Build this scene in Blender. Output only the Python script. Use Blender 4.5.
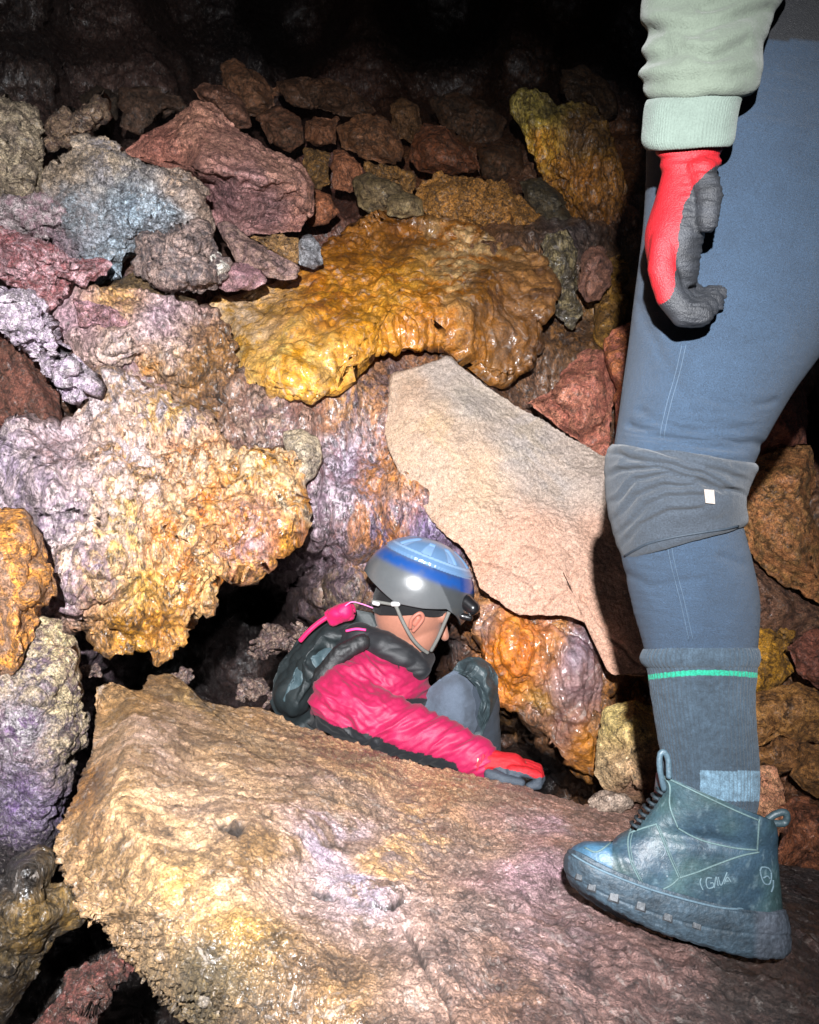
import bpy, math, random
import numpy as np
from mathutils import Vector, Matrix
from mathutils.geometry import delaunay_2d_cdt
from mathutils.bvhtree import BVHTree

for o in list(bpy.data.objects): bpy.data.objects.remove(o, do_unlink=True)
scene = bpy.context.scene
COL = scene.collection

# ------------------------------------------------------------------ camera
F = 800.0; CX, CY = 409.5, 512.0
CAM = np.array([0.0, 0.0, 1.30]); PITCH = math.radians(-10)
cd = bpy.data.cameras.new('camera'); cam = bpy.data.objects.new('camera', cd); COL.objects.link(cam)
cam.location = CAM; cam.rotation_euler = (math.radians(90) + PITCH, 0, 0)
cd.sensor_fit = 'VERTICAL'; cd.sensor_height = 36; cd.sensor_width = 36; cd.lens = 36 * F / 1024
cd.clip_start = 0.02; cd.clip_end = 200
scene.camera = cam
RM = np.array(cam.rotation_euler.to_matrix())
def c2w(c):                       # camera axes (right, up, back) to world
    return np.asarray(c, float) @ RM.T + CAM
def P(x, y, d):                   # a point seen in direction x, y at distance d along the view axis
    x = np.asarray(x, float); y = np.asarray(y, float); d = np.asarray(d, float)
    return c2w(np.stack([(x - CX) / F * d, (CY - y) / F * d, -d], -1))

# ------------------------------------------------------------------ light: the photographer's headlamp, just behind and above the lens
w = bpy.data.worlds.new('World'); scene.world = w; w.use_nodes = True
w.node_tree.nodes['Background'].inputs[0].default_value = (0.5, 0.55, 0.7, 1)
w.node_tree.nodes['Background'].inputs[1].default_value = 0.03
ld = bpy.data.lights.new('headlamp_beam', 'SPOT'); lo = bpy.data.objects.new('headlamp_beam', ld); COL.objects.link(lo)
ld.energy = 700; ld.color = (0.98, 0.98, 1.0); ld.shadow_soft_size = 0.012
ld.spot_size = math.radians(92); ld.spot_blend = 1.0
LP = c2w([-0.03, 0.25, 0.30]); lo.location = LP
tgt = P(215, 540, 2.2)
lo.rotation_euler = Vector(tgt - LP).to_track_quat('-Z', 'Y').to_euler()
vs = scene.view_settings
vs.view_transform = 'Standard'; vs.look = 'None'; vs.exposure = 0; vs.gamma = 1; vs.use_curve_mapping = False
scene.render.engine = 'CYCLES'
scene.cycles.max_bounces = 4; scene.cycles.diffuse_bounces = 2; scene.cycles.glossy_bounces = 2

# ------------------------------------------------------------------ noise (vectorised Perlin)
rs = np.random.RandomState(7)
PERM = np.concatenate([rs.permutation(256)] * 3)
GR = rs.normal(size=(256, 3)); GR /= np.linalg.norm(GR, axis=1)[:, None]
def perlin(p):
    pi = np.floor(p).astype(np.int64); f = p - pi; pi &= 255
    u = f * f * f * (f * (f * 6 - 15) + 10)
    res = 0
    for i in (0, 1):
        for j in (0, 1):
            for k in (0, 1):
                h = PERM[PERM[PERM[(pi[:, 0] + i) & 255] + ((pi[:, 1] + j) & 255)] + ((pi[:, 2] + k) & 255)]
                g = GR[h]
                dt = g[:, 0] * (f[:, 0] - i) + g[:, 1] * (f[:, 1] - j) + g[:, 2] * (f[:, 2] - k)
                wt = (u[:, 0] if i else 1 - u[:, 0]) * (u[:, 1] if j else 1 - u[:, 1]) * (u[:, 2] if k else 1 - u[:, 2])
                res = res + wt * dt
    return res * 1.6
def fbm(p, o=4, ridge=False):
    a, s, t = 1.0, 0.0, 0.0
    p = np.array(p, float)
    for i in range(o):
        n = perlin(p + 17.3 * i)
        if ridge: n = 2.6 * np.abs(n) - .6
        s = s + a * n; t += a; a *= .5; p = p * 2.03
    return s / t
def lin(c):
    c = np.asarray(c, float) / 255.0
    return np.where(c <= .04045, c / 12.92, ((c + .055) / 1.055) ** 2.4)

# ------------------------------------------------------------------ meshes
def make_mesh(name, V, faces_quads, tris=None, mat=None, parent=None, smooth=True, colA=None, colB=None, loc=None):
    V = np.asarray(V, float)
    if loc is None: loc = V.mean(0) if parent is None else np.array(parent.location)
    me = bpy.data.meshes.new(name)
    q = np.asarray(faces_quads, np.int32).reshape(-1, 4); t = np.zeros((0, 3), np.int32) if tris is None else np.asarray(tris, np.int32).reshape(-1, 3)
    me.vertices.add(len(V)); me.vertices.foreach_set('co', (V - loc).astype(np.float32).ravel())
    nl = len(q) * 4 + len(t) * 3
    me.loops.add(nl); me.loops.foreach_set('vertex_index', np.concatenate([q.ravel(), t.ravel()]).astype(np.int32))
    me.polygons.add(len(q) + len(t))
    st = np.concatenate([np.arange(len(q)) * 4, len(q) * 4 + np.arange(len(t)) * 3]).astype(np.int32)
    me.polygons.foreach_set('loop_start', st)
    me.polygons.foreach_set('use_smooth', np.full(len(q) + len(t), smooth))
    me.update(calc_edges=True); me.validate()
    for nm, c in (('colA', colA), ('colB', colB)):
        if c is not None:
            at = me.attributes.new(nm, 'FLOAT_COLOR', 'POINT')
            c4 = np.ones((len(V), 4), np.float32); c4[:, :c.shape[1]] = c
            at.data.foreach_set('color', c4.ravel())
    if mat: me.materials.append(mat)
    o = bpy.data.objects.new(name, me); COL.objects.link(o)
    o.location = loc
    if parent is not None:
        par(o, parent)
    return o
WORLD = {}
def par(o, parent):
    # child keeps its world place; parents are never rotated or scaled, only placed
    o.parent = parent
    off = Vector((0, 0, 0)); q = parent
    while q is not None: off += Vector(q.location); q = q.parent
    o.location = Vector(o.location) - off
def wloc(o):
    off = Vector((0, 0, 0)); q = o
    while q is not None: off += Vector(q.location); q = q.parent
    return np.array(off)
def tag(o, label=None, cat=None, group=None, kind=None):
    if label: o['label'] = label
    if cat: o['category'] = cat
    if group: o['group'] = group
    if kind: o['kind'] = kind
    return o
def empty(name, loc):
    o = bpy.data.objects.new(name, None); COL.objects.link(o); o.location = loc; o.empty_display_size = .05
    return o
def vnormals(V, Q):
    a, b, c, d = (V[Q[:, i]] for i in range(4))
    n = np.cross(c - a, d - b)
    N = np.zeros_like(V)
    for i in range(4):
        for k in range(3): N[:, k] += np.bincount(Q[:, i], n[:, k], len(V))
    return N / (np.linalg.norm(N, axis=1)[:, None] + 1e-12)

# ------------------------------------------------------------------ materials
def nodes(name):
    m = bpy.data.materials.new(name); m.use_nodes = True
    nt = m.node_tree; b = nt.nodes['Principled BSDF']
    return m, nt, b
def N(nt, t, **kw):
    n = nt.nodes.new(t)
    for k, v in kw.items():
        if k in n.inputs and not hasattr(n, k): n.inputs[k].default_value = v
        else: setattr(n, k, v)
    return n
def noise(nt, vec, scale, detail=4, rough=.6, dist=0.0):
    n = nt.nodes.new('ShaderNodeTexNoise'); n.inputs['Scale'].default_value = scale; n.inputs['Detail'].default_value = detail
    n.inputs['Roughness'].default_value = rough; n.inputs['Distortion'].default_value = dist
    nt.links.new(vec, n.inputs['Vector']); return n
def ramp(nt, src, stops, interp='LINEAR'):
    r = nt.nodes.new('ShaderNodeValToRGB'); nt.links.new(src, r.inputs[0]); cr = r.color_ramp; cr.interpolation = interp
    while len(cr.elements) < len(stops): cr.elements.new(.5)
    for e, (p, v) in zip(cr.elements, stops):
        e.position = p; e.color = (v, v, v, 1) if not hasattr(v, '__len__') else (*v[:3], 1)
    return r
def mixc(nt, fac, a, b, mode='MIX'):
    m = nt.nodes.new('ShaderNodeMix'); m.data_type = 'RGBA'; m.blend_type = mode
    for i, s in ((0, fac), (6, a), (7, b)):
        if isinstance(s, (int, float)): m.inputs[i].default_value = s
        elif isinstance(s, tuple): m.inputs[i].default_value = (*s, 1)
        else: nt.links.new(s, m.inputs[i])
    return m.outputs[2]
def math_(nt, op, a, b=0.0):
    m = nt.nodes.new('ShaderNodeMath'); m.operation = op
    for i, s in ((0, a), (1, b)):
        if isinstance(s, (int, float)): m.inputs[i].default_value = s
        else: nt.links.new(s, m.inputs[i])
    return m.outputs[0]

def rock_material(name, mixs=14, pit=70, bump=.006, r0=.4, r1=.8, mott=(.4, 1.5), stretch=(1, 1, 1), vein=.0, spec=.5, grain=260, coat=0.0, dark=.5, bloom=.25, cbump=.006, crough=.22, crack=.85, gc=.85):
    m, nt, b = nodes(name)
    geo = nt.nodes.new('ShaderNodeNewGeometry')
    mp = nt.nodes.new('ShaderNodeMapping'); mp.inputs['Scale'].default_value = stretch
    nt.links.new(geo.outputs['Position'], mp.inputs[0]); v = mp.outputs[0]
    A = nt.nodes.new('ShaderNodeAttribute'); A.attribute_name = 'colA'
    B = nt.nodes.new('ShaderNodeAttribute'); B.attribute_name = 'colB'
    n1 = noise(nt, v, mixs, 8, .72, 1.4)
    f1 = ramp(nt, n1.outputs[0], [(.44, 0), (.56, 1)])
    c = mixc(nt, f1.outputs[0], A.outputs[0], B.outputs[0])
    n2 = noise(nt, v, pit, 7, .75, .6)
    f2 = ramp(nt, n2.outputs[0], [(.38, mott[0]), (.5, 1.0), (.62, mott[1])])
    c = mixc(nt, 1.0, c, f2.outputs[0], 'MULTIPLY')
    n4 = noise(nt, v, grain, 3, .7)
    f4 = ramp(nt, n4.outputs[0], [(.40, .45), (.5, 1.0), (.60, 1.45)])
    c = mixc(nt, gc, c, f4.outputs[0], 'MULTIPLY')
    n5 = noise(nt, v, mixs * 1.9, 8, .74, 2.2)
    fd = ramp(nt, n5.outputs[0], [(.39, 1 - dark), (.44, 1.0)])
    c = mixc(nt, 1.0, c, fd.outputs[0], 'MULTIPLY')
    fb = ramp(nt, n5.outputs[0], [(.57, 0.0), (.61, bloom)])
    c = mixc(nt, fb.outputs[0], c, (.62, .55, .50))
    vo = nt.nodes.new('ShaderNodeTexVoronoi'); vo.feature = 'DISTANCE_TO_EDGE'; vo.inputs['Scale'].default_value = pit * .32
    vw = nt.nodes.new('ShaderNodeVectorMath'); vw.operation = 'MULTIPLY_ADD'; nt.links.new(n5.outputs[1], vw.inputs[0]); vw.inputs[1].default_value = (.05, .05, .05); nt.links.new(v, vw.inputs[2])
    nt.links.new(vw.outputs[0], vo.inputs['Vector'])
    gate = ramp(nt, n1.outputs[0], [(.45, 0.0), (.55, 1.0)])
    fv = ramp(nt, vo.outputs[0], [(0.0, crack), (.035, 0.0)])
    cr_ = math_(nt, 'MULTIPLY', fv.outputs[0], gate.outputs[0])
    c = mixc(nt, cr_, c, (.012, .008, .007))
    n3 = noise(nt, v, mixs * .45, 6, .7, 2.0)
    if vein:
        f3 = ramp(nt, n3.outputs[0], [(.465, 1), (.492, 1 - vein), (.508, 1 - vein), (.535, 1)])
        c = mixc(nt, 1.0, c, f3.outputs[0], 'MULTIPLY')
    nt.links.new(c, b.inputs['Base Color'])
    fr = ramp(nt, n3.outputs[0], [(.35, r0), (.65, r1)])
    nt.links.new(fr.outputs[0], b.inputs['Roughness'])
    b.inputs['Specular IOR Level'].default_value = spec
    h = math_(nt, 'ADD', n2.outputs[0], math_(nt, 'MULTIPLY', n1.outputs[0], 1.6))
    h = math_(nt, 'ADD', h, math_(nt, 'MULTIPLY', n4.outputs[0], .45))
    h = math_(nt, 'SUBTRACT', h, math_(nt, 'MULTIPLY', cr_, .5))
    bp = nt.nodes.new('ShaderNodeBump'); bp.inputs['Strength'].default_value = 1.0; bp.inputs['Distance'].default_value = bump
    nt.links.new(h, bp.inputs['Height']); nt.links.new(bp.outputs[0], b.inputs['Normal'])
    if coat:
        b.inputs['Coat Roughness'].default_value = crough; b.inputs['Coat IOR'].default_value = 1.5
        fc = ramp(nt, n3.outputs[0], [(.36, coat), (.62, coat * .35)]); nt.links.new(fc.outputs[0], b.inputs['Coat Weight'])
        n6 = noise(nt, v, pit * .8, 4, .6, .8)
        bc = nt.nodes.new('ShaderNodeBump'); bc.inputs['Distance'].default_value = cbump
        nt.links.new(n6.outputs[0], bc.inputs['Height']); nt.links.new(bc.outputs[0], b.inputs['Coat Normal'])
    return m
MAT = dict(
    block=rock_material('cave_rock', 16, 60, .007, .4, .8, coat=.35, dark=.45, bloom=.12),
    lava=rock_material('rough_lava_rock', 26, 85, .011, .5, .9, mott=(.3, 1.7), coat=.5, crough=.3, dark=.7, bloom=.4, cbump=.008),
    flow=rock_material('wet_flowstone', 7, 32, .006, .3, .6, mott=(.68, 1.3), vein=.35, spec=.6, grain=150, coat=1.0, cbump=.006, dark=.4, bloom=.3, crough=.17, crack=.25, gc=.45),
    wet=rock_material('wet_rippled_rock', 16, 55, .008, .35, .6, mott=(.4, 1.5), stretch=(1, 1, .6), spec=.6, grain=150, coat=1.0, cbump=.008, dark=.6, bloom=.35),
    slab=rock_material('pale_sandy_rock', 8, 120, .0040, .5, .85, mott=(.66, 1.22), grain=300, dark=.2, bloom=.1, coat=.35, crough=.33, crack=.12, gc=.55),
    boulder=rock_material('sandy_brown_rock', 9, 70, .006, .35, .75, mott=(.6, 1.35), stretch=(1, 1, 1), grain=420, spec=.6, coat=.8, dark=.4, bloom=.25, crough=.3, cbump=.006, crack=.45),
    crag=rock_material('fractured_lava_rock', 20, 80, .009, .45, .85, mott=(.35, 1.6), coat=.6, crough=.3, dark=.7, bloom=.45, cbump=.007),
    crust=rock_material('crusty_mineral_rock', 34, 100, .012, .4, .8, mott=(.3, 1.8), dark=.7, bloom=.6, coat=.7),
)

# ------------------------------------------------------------------ surface relief by kind
def worley(p):
    # distance to the nearest jittered cell point
    pi = np.floor(p).astype(np.int64); best = np.full(len(p), 9.0)
    for i in (-1, 0, 1):
        for j in (-1, 0, 1):
            for k in (-1, 0, 1):
                c = pi + (i, j, k); cc = c & 255
                h = PERM[PERM[PERM[cc[:, 0]] + cc[:, 1]] + cc[:, 2]]
                q = c + .5 + .45 * GR[h]
                best = np.minimum(best, ((p - q) ** 2).sum(1))
    return np.sqrt(best)
def facet(p, amp=.3):
    # broken faces: every cell of a jittered lattice is its own tilted plane
    pi = np.floor(p).astype(np.int64); best = np.full(len(p), 9.0); val = np.zeros(len(p))
    for i in (-1, 0, 1):
        for j in (-1, 0, 1):
            for k in (-1, 0, 1):
                c = pi + (i, j, k); cc = c & 255
                h = PERM[PERM[PERM[cc[:, 0]] + cc[:, 1]] + cc[:, 2]]
                dv = p - (c + .5 + .5 * GR[h]); dd = (dv ** 2).sum(1); m = dd < best
                best = np.where(m, dd, best); val = np.where(m, (dv * GR[(h + 91) & 255]).sum(1) + .5 * GR[(h + 37) & 255, 0], val)
    return amp * val
def lobes(q, k, f, o=3):
    # rounded folds that run along the contours of a slow noise
    return np.abs(np.sin(math.pi * k * fbm(q * f, o))) ** .8
def relief(kind, p, s=1.0):
    if kind in ('block', 'crag', 'lava'):
        wv = p + .02 * s * np.stack([fbm(p * 11 / s, 2), fbm(p * 11 / s + 5, 2), fbm(p * 11 / s + 9, 2)], 1)
    if kind == 'block':
        return s * (.014 * fbm(p * 6 / s, 3) + .026 * facet(wv * 4.5 / s, .6) + .013 * facet(wv * 10 / s, .6) + .005 * facet(wv * 27 / s, .7) + .005 * fbm(p * 60 / s, 3))
    if kind == 'crag':
        return s * (.020 * fbm(p * 8 / s, 3) + .050 * facet(wv * 5 / s, .6) + .020 * facet(wv * 12 / s, .6) + .008 * facet(wv * 30 / s, .7) + .009 * fbm(p * 55 / s, 4) - .006 * fbm(p * 70 / s, 2, True))
    if kind == 'lava':
        return s * (.024 * fbm(p * 9 / s, 3) + .022 * facet(wv * 14 / s, .7) + .007 * facet(wv * 42 / s, .7) + .012 * fbm(p * 75 / s, 4))
    if kind in ('flow', 'wet', 'drip'):
        q = p / s; w3 = np.stack([fbm(q * 4 + 3, 2), fbm(q * 4 + 9, 2), fbm(q * 4 + 15, 2)], 1)
        g = q * (1, 1, .55) + .10 * w3
    if kind == 'flow':
        g2 = q * (1, 1, .7)
        return s * (.040 * fbm(g * 5, 3) + .013 * lobes(g2 * (1, 1, .6), 3.2, 3.4) + .006 * lobes(g2 + 3, 4.5, 5, 2) - .007 * fbm(g * (24, 24, 12), 2, True) + .0015 * fbm(q * 80 + w3 * 2, 3))
    if kind == 'wet':
        return s * (.055 * fbm(q * 4.5, 3) + .014 * lobes(q * (1, 1, .8), 4, 4) + .012 * fbm(g * 10, 3, True) - .011 * fbm(g * (26, 26, 16) + 5, 3, True) + .008 * fbm(q * 60 + w3 * 2, 4) + .006 * facet(q * 30 + w3, .6))
    if kind == 'drip':
        q2 = p * (1, 1, .22) / s
        return s * (.030 * fbm(q2 * 9, 3) + .016 * lobes(q2 + .03 * w3, 4, 6, 2) - .010 * fbm(q2 * (38, 38, 38) + w3, 2, True) + .007 * fbm(q * 18, 3) + .003 * fbm(p * 75, 3))
    if kind == 'slab':
        return s * (.010 * fbm(p * 4, 3) + .004 * fbm(p * 16, 3) + .0038 * fbm(p * 45, 3) + .0035 * fbm(p * 110, 3))
    if kind == 'boulder':
        x, y, d = proj(p)
        rough = 1 / (1 + np.exp(-((y - (835 + .62 * (x - 80))) + 40 * fbm(p * 6, 2)) / 14.0))
        top = .012 * fbm(p * 5, 3) + .010 * facet(p * 6 + .3 * fbm(p * 10, 2)[:, None], .5) + .0050 * fbm(p * 30, 3) + .0030 * fbm(p * 60, 2, True) + .0040 * fbm(p * 120, 4)
        fr = .012 * fbm(p * 8, 3) - .010 * fbm(p * 32, 3, True) + .0075 * fbm(p * 75, 3, True) + .004 * fbm(p * 160, 2)
        return s * (top * (1 - rough) + fr * rough)
    if kind == 'crust':
        return s * (.02 * fbm(p * 9, 3) + .020 * (1 - worley(p * 30)) + .013 * (1 - worley(p * 75)))
    if kind == 'cloth':
        return .010 * fbm(p * (10, 10, 7), 2, True) + .001 * fbm(p * 60, 2)
    return np.zeros(len(p))
def proj(V):
    c = (np.asarray(V) - CAM) @ RM
    d = -c[:, 2]; return CX + F * c[:, 0] / d, CY - F * c[:, 1] / d, d
def linedist(x, y, pl):
    best = np.full(len(x), 1e9)
    for (a, b), (c, d) in zip(pl[:-1], pl[1:]):
        t = np.clip(((x - a) * (c - a) + (y - b) * (d - b)) / ((c - a) ** 2 + (d - b) ** 2), 0, 1)
        best = np.minimum(best, np.hypot(x - a - t * (c - a), y - b - t * (d - b)))
    return best
def blendcols(cps, X, Y, Pw, warp=26, pw=3.0):
    wx = X + warp * fbm(Pw * 6 + 41, 4); wy = Y + warp * fbm(Pw * 6 + 77, 4)
    A = np.zeros((len(X), 3)); B = np.zeros((len(X), 3)); W = np.zeros(len(X))
    for (x, y, a, b) in cps:
        wt = 1 / (((wx - x) ** 2 + (wy - y) ** 2) + 60) ** (pw / 2)
        A += wt[:, None] * lin(a); B += wt[:, None] * lin(b); W += wt
    return A / W[:, None], B / W[:, None]

def tri_interp(pts, X, Y):
    # piecewise linear over the Delaunay triangulation of pts (x, y, value)
    pts = np.asarray(pts, float)
    v2, _, fc, ov, _, _ = delaunay_2d_cdt([Vector((a, b)) for a, b, _ in pts], [], [], 0, 1e-4)
    val = np.array([pts[o[0], 2] if o else 0 for o in ov]); xy = np.array([(v.x, v.y) for v in v2])
    best = np.full(len(X), -1e9); out = np.zeros(len(X))
    for f in fc:
        a, b, c = xy[f[0]], xy[f[1]], xy[f[2]]
        det = (b[1] - c[1]) * (a[0] - c[0]) + (c[0] - b[0]) * (a[1] - c[1])
        if abs(det) < 1e-6: continue
        l1 = ((b[1] - c[1]) * (X - c[0]) + (c[0] - b[0]) * (Y - c[1])) / det
        l2 = ((c[1] - a[1]) * (X - c[0]) + (a[0] - c[0]) * (Y - c[1])) / det
        l3 = 1 - l1 - l2
        mb = np.minimum(np.minimum(l1, l2), l3)
        k = mb > best
        L = np.stack([l1, l2, l3], 1)[k]; L = np.clip(L, 0, None); L /= L.sum(1)[:, None] + 1e-9
        out[k] = L @ val[list(f)]; best[k] = mb[k]
    return out

def rock(name, out, d0, T, cols, kind='block', gx=0.0, gy=-.04, inner=None, cen=None, seed=0, res=2.4, s=1.0, soft=0, cps=None,
         label=None, cat='rock', group=None, struct=False, mat=None, warp=26, back=1.0, minjit=1.0, parent=None, edge=None, feat=()):
    """A closed rock: its outline stands at its own distance and it bulges towards and away from the viewer."""
    R_ = random.Random(seed + 11)
    o = np.array([(p[0], p[1]) for p in out], float)
    if cen is None: cen = o.mean(0)
    cen = np.array(cen, float)
    def plane(x, y): return d0 + gx * (x - cen[0]) / 100 - (-gy) * (y - cen[1]) / 100 * 1.0
    od = np.array([p[2] if len(p) > 2 else plane(p[0], p[1]) for p in out])
    # finer outline with a little natural jitter
    ang = np.arctan2(o[:, 1] - cen[1], o[:, 0] - cen[0])
    per = np.linalg.norm(np.roll(o, -1, 0) - o, axis=1).sum()
    M = int(max(40, per / res)); th = -math.pi + (np.arange(M) + .5) * 2 * math.pi / M
    dx, dy = np.cos(th), np.sin(th); Rr = np.zeros(M)
    n = len(o)
    for i in range(n):
        a, b = o[i] - cen, o[(i + 1) % n] - cen
        e = b - a; den = dx * e[1] - dy * e[0]; den = np.where(np.abs(den) < 1e-9, 1e-9, den)
        t = (a[0] * e[1] - a[1] * e[0]) / den; u = (a[0] * dy - a[1] * dx) / den
        ok = (t > 0) & (u >= -1e-6) & (u <= 1 + 1e-6)
        Rr = np.where(ok & (t > Rr), t, Rr)
    Rr = np.where(Rr <= 0, np.median(Rr), Rr)
    rough = 1.6 if kind in ('block', 'slab', 'boulder') else 2.6
    th3 = np.stack([cen[0] + dx * Rr, cen[1] + dy * Rr, np.full(M, seed * 3.7)], 1)
    Rr = Rr + minjit * rough * (fbm(th3 / 16.0, 4)) * min(1.5, .5 + Rr.mean() / 60)
    # control depths
    pts = [(o[i, 0], o[i, 1], 1 / od[i]) for i in range(n)]
    if inner is None:
        k = max(3, n // 2)
        for i in range(k):
            j = int(i * n / k); f = R_.uniform(.45, .72)
            x, y = cen + (o[j] - cen) * f
            pts.append((x, y, 1 / (plane(x, y) - T * R_.uniform(.55, 1.1))))
        pts.append((cen[0] + R_.uniform(-4, 4), cen[1] + R_.uniform(-4, 4), 1 / (plane(*cen) - T * R_.uniform(.8, 1.15))))
    else:
        for p in inner: pts.append((p[0], p[1], 1 / p[2]))
    nf = int(max(8, Rr.max() / res)); nb = max(5, nf // 3)
    rf = (np.arange(1, nf + 1) / nf); rf = 1 - (1 - rf) ** 1.12
    X = cen[0] + rf[:, None] * (dx * Rr); Y = cen[1] + rf[:, None] * (dy * Rr)
    Xf, Yf = X.ravel(), Y.ravel()
    sc = max(6, Rr.mean() * .12)
    q = np.stack([Xf / (sc * 4), Yf / (sc * 4), np.full(len(Xf), seed * 1.3)], 1)
    inw = np.repeat(1 - rf ** 6, M)
    wx = Xf + sc * fbm(q, 3) * inw; wy = Yf + sc * fbm(q + 31, 3) * inw
    inv = np.zeros(len(Xf)); offs = [(0, 0)]
    sf = soft if soft else max(1.5, Rr.mean() * .03)
    offs = [(0, 0)] + [(sf * math.cos(a), sf * math.sin(a)) for a in (0, 1.26, 2.51, 3.77, 5.03)]
    for ox, oy in offs: inv += tri_interp(pts, wx + ox, wy + oy)
    Df = 1 / (inv / len(offs))
    # front pole
    ic = 1 / tri_interp(pts, np.array([cen[0]]), np.array([cen[1]]))[0]
    rim_inv = Df[-M:]
    rb = (1 - np.arange(1, nb) / nb)
    Tb = T * back
    Xb = cen[0] + rb[:, None] * dx * Rr; Yb = cen[1] + rb[:, None] * dy * Rr
    Db = rim_inv[None, :] * rb[:, None] + (ic + T) * (1 - rb[:, None]) + Tb * np.sqrt(1 - rb[:, None] ** 2)
    Xa = np.concatenate([[cen[0]], Xf, Xb.ravel(), [cen[0]]]); Ya = np.concatenate([[cen[1]], Yf, Yb.ravel(), [cen[1]]])
    Da = np.concatenate([[ic], Df, Db.ravel(), [ic + T + Tb]])
    V = P(Xa, Ya, Da)
    nr = nf + nb - 1
    i = np.arange(nr - 1)[:, None]; j = np.arange(M)[None, :]; j2 = (j + 1) % M
    Q = np.stack([1 + i * M + j, 1 + (i + 1) * M + j, 1 + (i + 1) * M + j2, 1 + i * M + j2], -1).reshape(-1, 4)
    jj = np.arange(M); last = len(V) - 1
    Tr = np.concatenate([np.stack([np.zeros(M, int), 1 + jj, 1 + (jj + 1) % M], 1),
                         np.stack([np.full(M, last), 1 + (nr - 1) * M + (jj + 1) % M, 1 + (nr - 1) * M + jj], 1)])
    NN = vnormals(V, Q); NN[0] = NN[1:M + 1].mean(0); NN[-1] = NN[-M - 1:-1].mean(0)
    cv = P(np.array([cen[0]]), np.array([cen[1]]), np.array([ic + T * .8]))[0]
    if (NN[1:nf * M] * (CAM - V[1:nf * M])).sum() < 0: NN = -NN; Q = Q[:, ::-1]; Tr = Tr[:, ::-1]
    rl = relief(kind, V + (0 if kind == 'boulder' else seed * 5.1), s)
    crack_shade = np.zeros(len(V))
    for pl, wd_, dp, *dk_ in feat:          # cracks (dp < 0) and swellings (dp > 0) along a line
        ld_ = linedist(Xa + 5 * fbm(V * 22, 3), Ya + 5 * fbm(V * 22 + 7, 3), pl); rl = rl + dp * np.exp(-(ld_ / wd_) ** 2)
        if dk_: crack_shade = np.maximum(crack_shade, dk_[0] * np.exp(-(ld_ / wd_) ** 4))
    V = V + NN * rl[:, None]
    if cps: cA, cB = blendcols(cps, Xa, Ya, V, warp)
    else:
        cA = np.tile(lin(cols[0]), (len(V), 1)); cB = np.tile(lin(cols[1]), (len(V), 1))
    cA = cA * (1 - .9 * crack_shade[:, None]); cB = cB * (1 - .9 * crack_shade[:, None])      # shade of the pit and cracks painted into both colours
    # floor contact point as origin
    lo_ = V[np.argmin(V[:, 2])]; loc = np.array([V[:, 0].mean(), V[:, 1].mean(), lo_[2]])
    ob = make_mesh(name, V, Q, Tr, mat or MAT['block' if kind not in MAT else kind], parent, True, cA, cB, loc=None if parent else loc)
    if struct: tag(ob, kind='structure')
    elif parent is None: tag(ob, label, cat, group)
    return ob

# ================================================================== the cave: one relief sheet behind everything, far past the frame
WP = [(0,0,4.0),(100,20,4.6),(200,0,5.6),(300,30,8),(450,20,9),(560,20,7.5),(640,50,6.5),(819,30,5.5),(-200,-100,3.2),(300,-250,6),(600,-250,6),(1000,-100,4),
 (0,85,3.6),(120,85,4.2),(250,80,5.2),(350,85,5.8),(450,85,6.0),(530,60,5.6),(600,110,4.3),(720,130,3.9),(819,130,3.7),
 (0,200,2.75),(100,200,3.0),(220,200,3.5),(330,180,4.0),(450,170,4.0),(560,180,3.7),(640,240,3.3),(819,230,3.2),
 (0,300,2.35),(100,310,2.4),(230,310,2.7),(330,230,3.3),(450,300,2.95),(510,270,2.85),(560,260,2.9),(600,300,3.0),(650,320,2.9),(819,320,2.7),
 (0,420,2.5),(100,400,2.25),(235,415,2.1),(290,430,2.12),(105,395,2.05),(300,480,2.08),(330,430,2.2),(370,430,2.25),(440,400,2.45),(560,380,2.75),(640,420,2.7),(760,400,2.45),(819,420,2.7),
 (0,520,2.2),(150,500,2.35),(305,520,2.1),(350,520,2.12),(420,520,2.08),(520,520,2.5),(640,540,2.4),(760,520,2.3),(819,520,2.3),
 (215,560,3.4),(200,610,4.2),(260,600,4.4),(250,660,4.4),(170,670,3.9),(300,585,3.2),(300,640,3.6),(290,560,2.4),(315,590,2.3),
 (0,620,2.2),(70,620,2.5),(350,590,2.2),(360,650,3.0),(420,660,2.9),(460,600,2.2),(490,615,2.12),(520,640,2.05),(560,650,2.02),(600,670,2.1),(630,690,2.5),(760,640,2.3),(819,640,2.3),
 (470,650,2.35),(500,700,2.15),(540,710,2.05),(585,720,2.05),(592,765,2.15),(560,738,2.1),(505,735,2.9),(540,765,3.5),(570,790,3.5),(500,780,3.2),(620,740,2.5),
 (30,720,1.95),(0,760,1.8),(95,740,3.4),(700,740,2.4),(760,740,2.2),(819,740,2.15),
 (0,850,1.7),(50,860,2.0),(700,850,2.1),(770,860,1.95),(819,860,1.9),(1000,800,1.6),(-200,500,1.6),(-200,850,1.3),
 (0,960,2.0),(60,1000,2.2),(100,950,3.0),(160,1010,3.2),(819,950,2.2),(819,1060,2.0),(300,1100,2.6),(600,1100,2.6),(1000,1200,1.4),(-100,1200,1.6)]
gx_ = np.concatenate([np.linspace(-620, -40, 48)[:-1], np.arange(-40, 860, 2.3), np.linspace(860, 1450, 48)])
gy_ = np.concatenate([np.linspace(-520, -30, 40)[:-1], np.arange(-30, 1050, 2.3), np.linspace(1050, 1480, 36)])
GX, GY = np.meshgrid(gx_, gy_); X = GX.ravel(); Y = GY.ravel()
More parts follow.
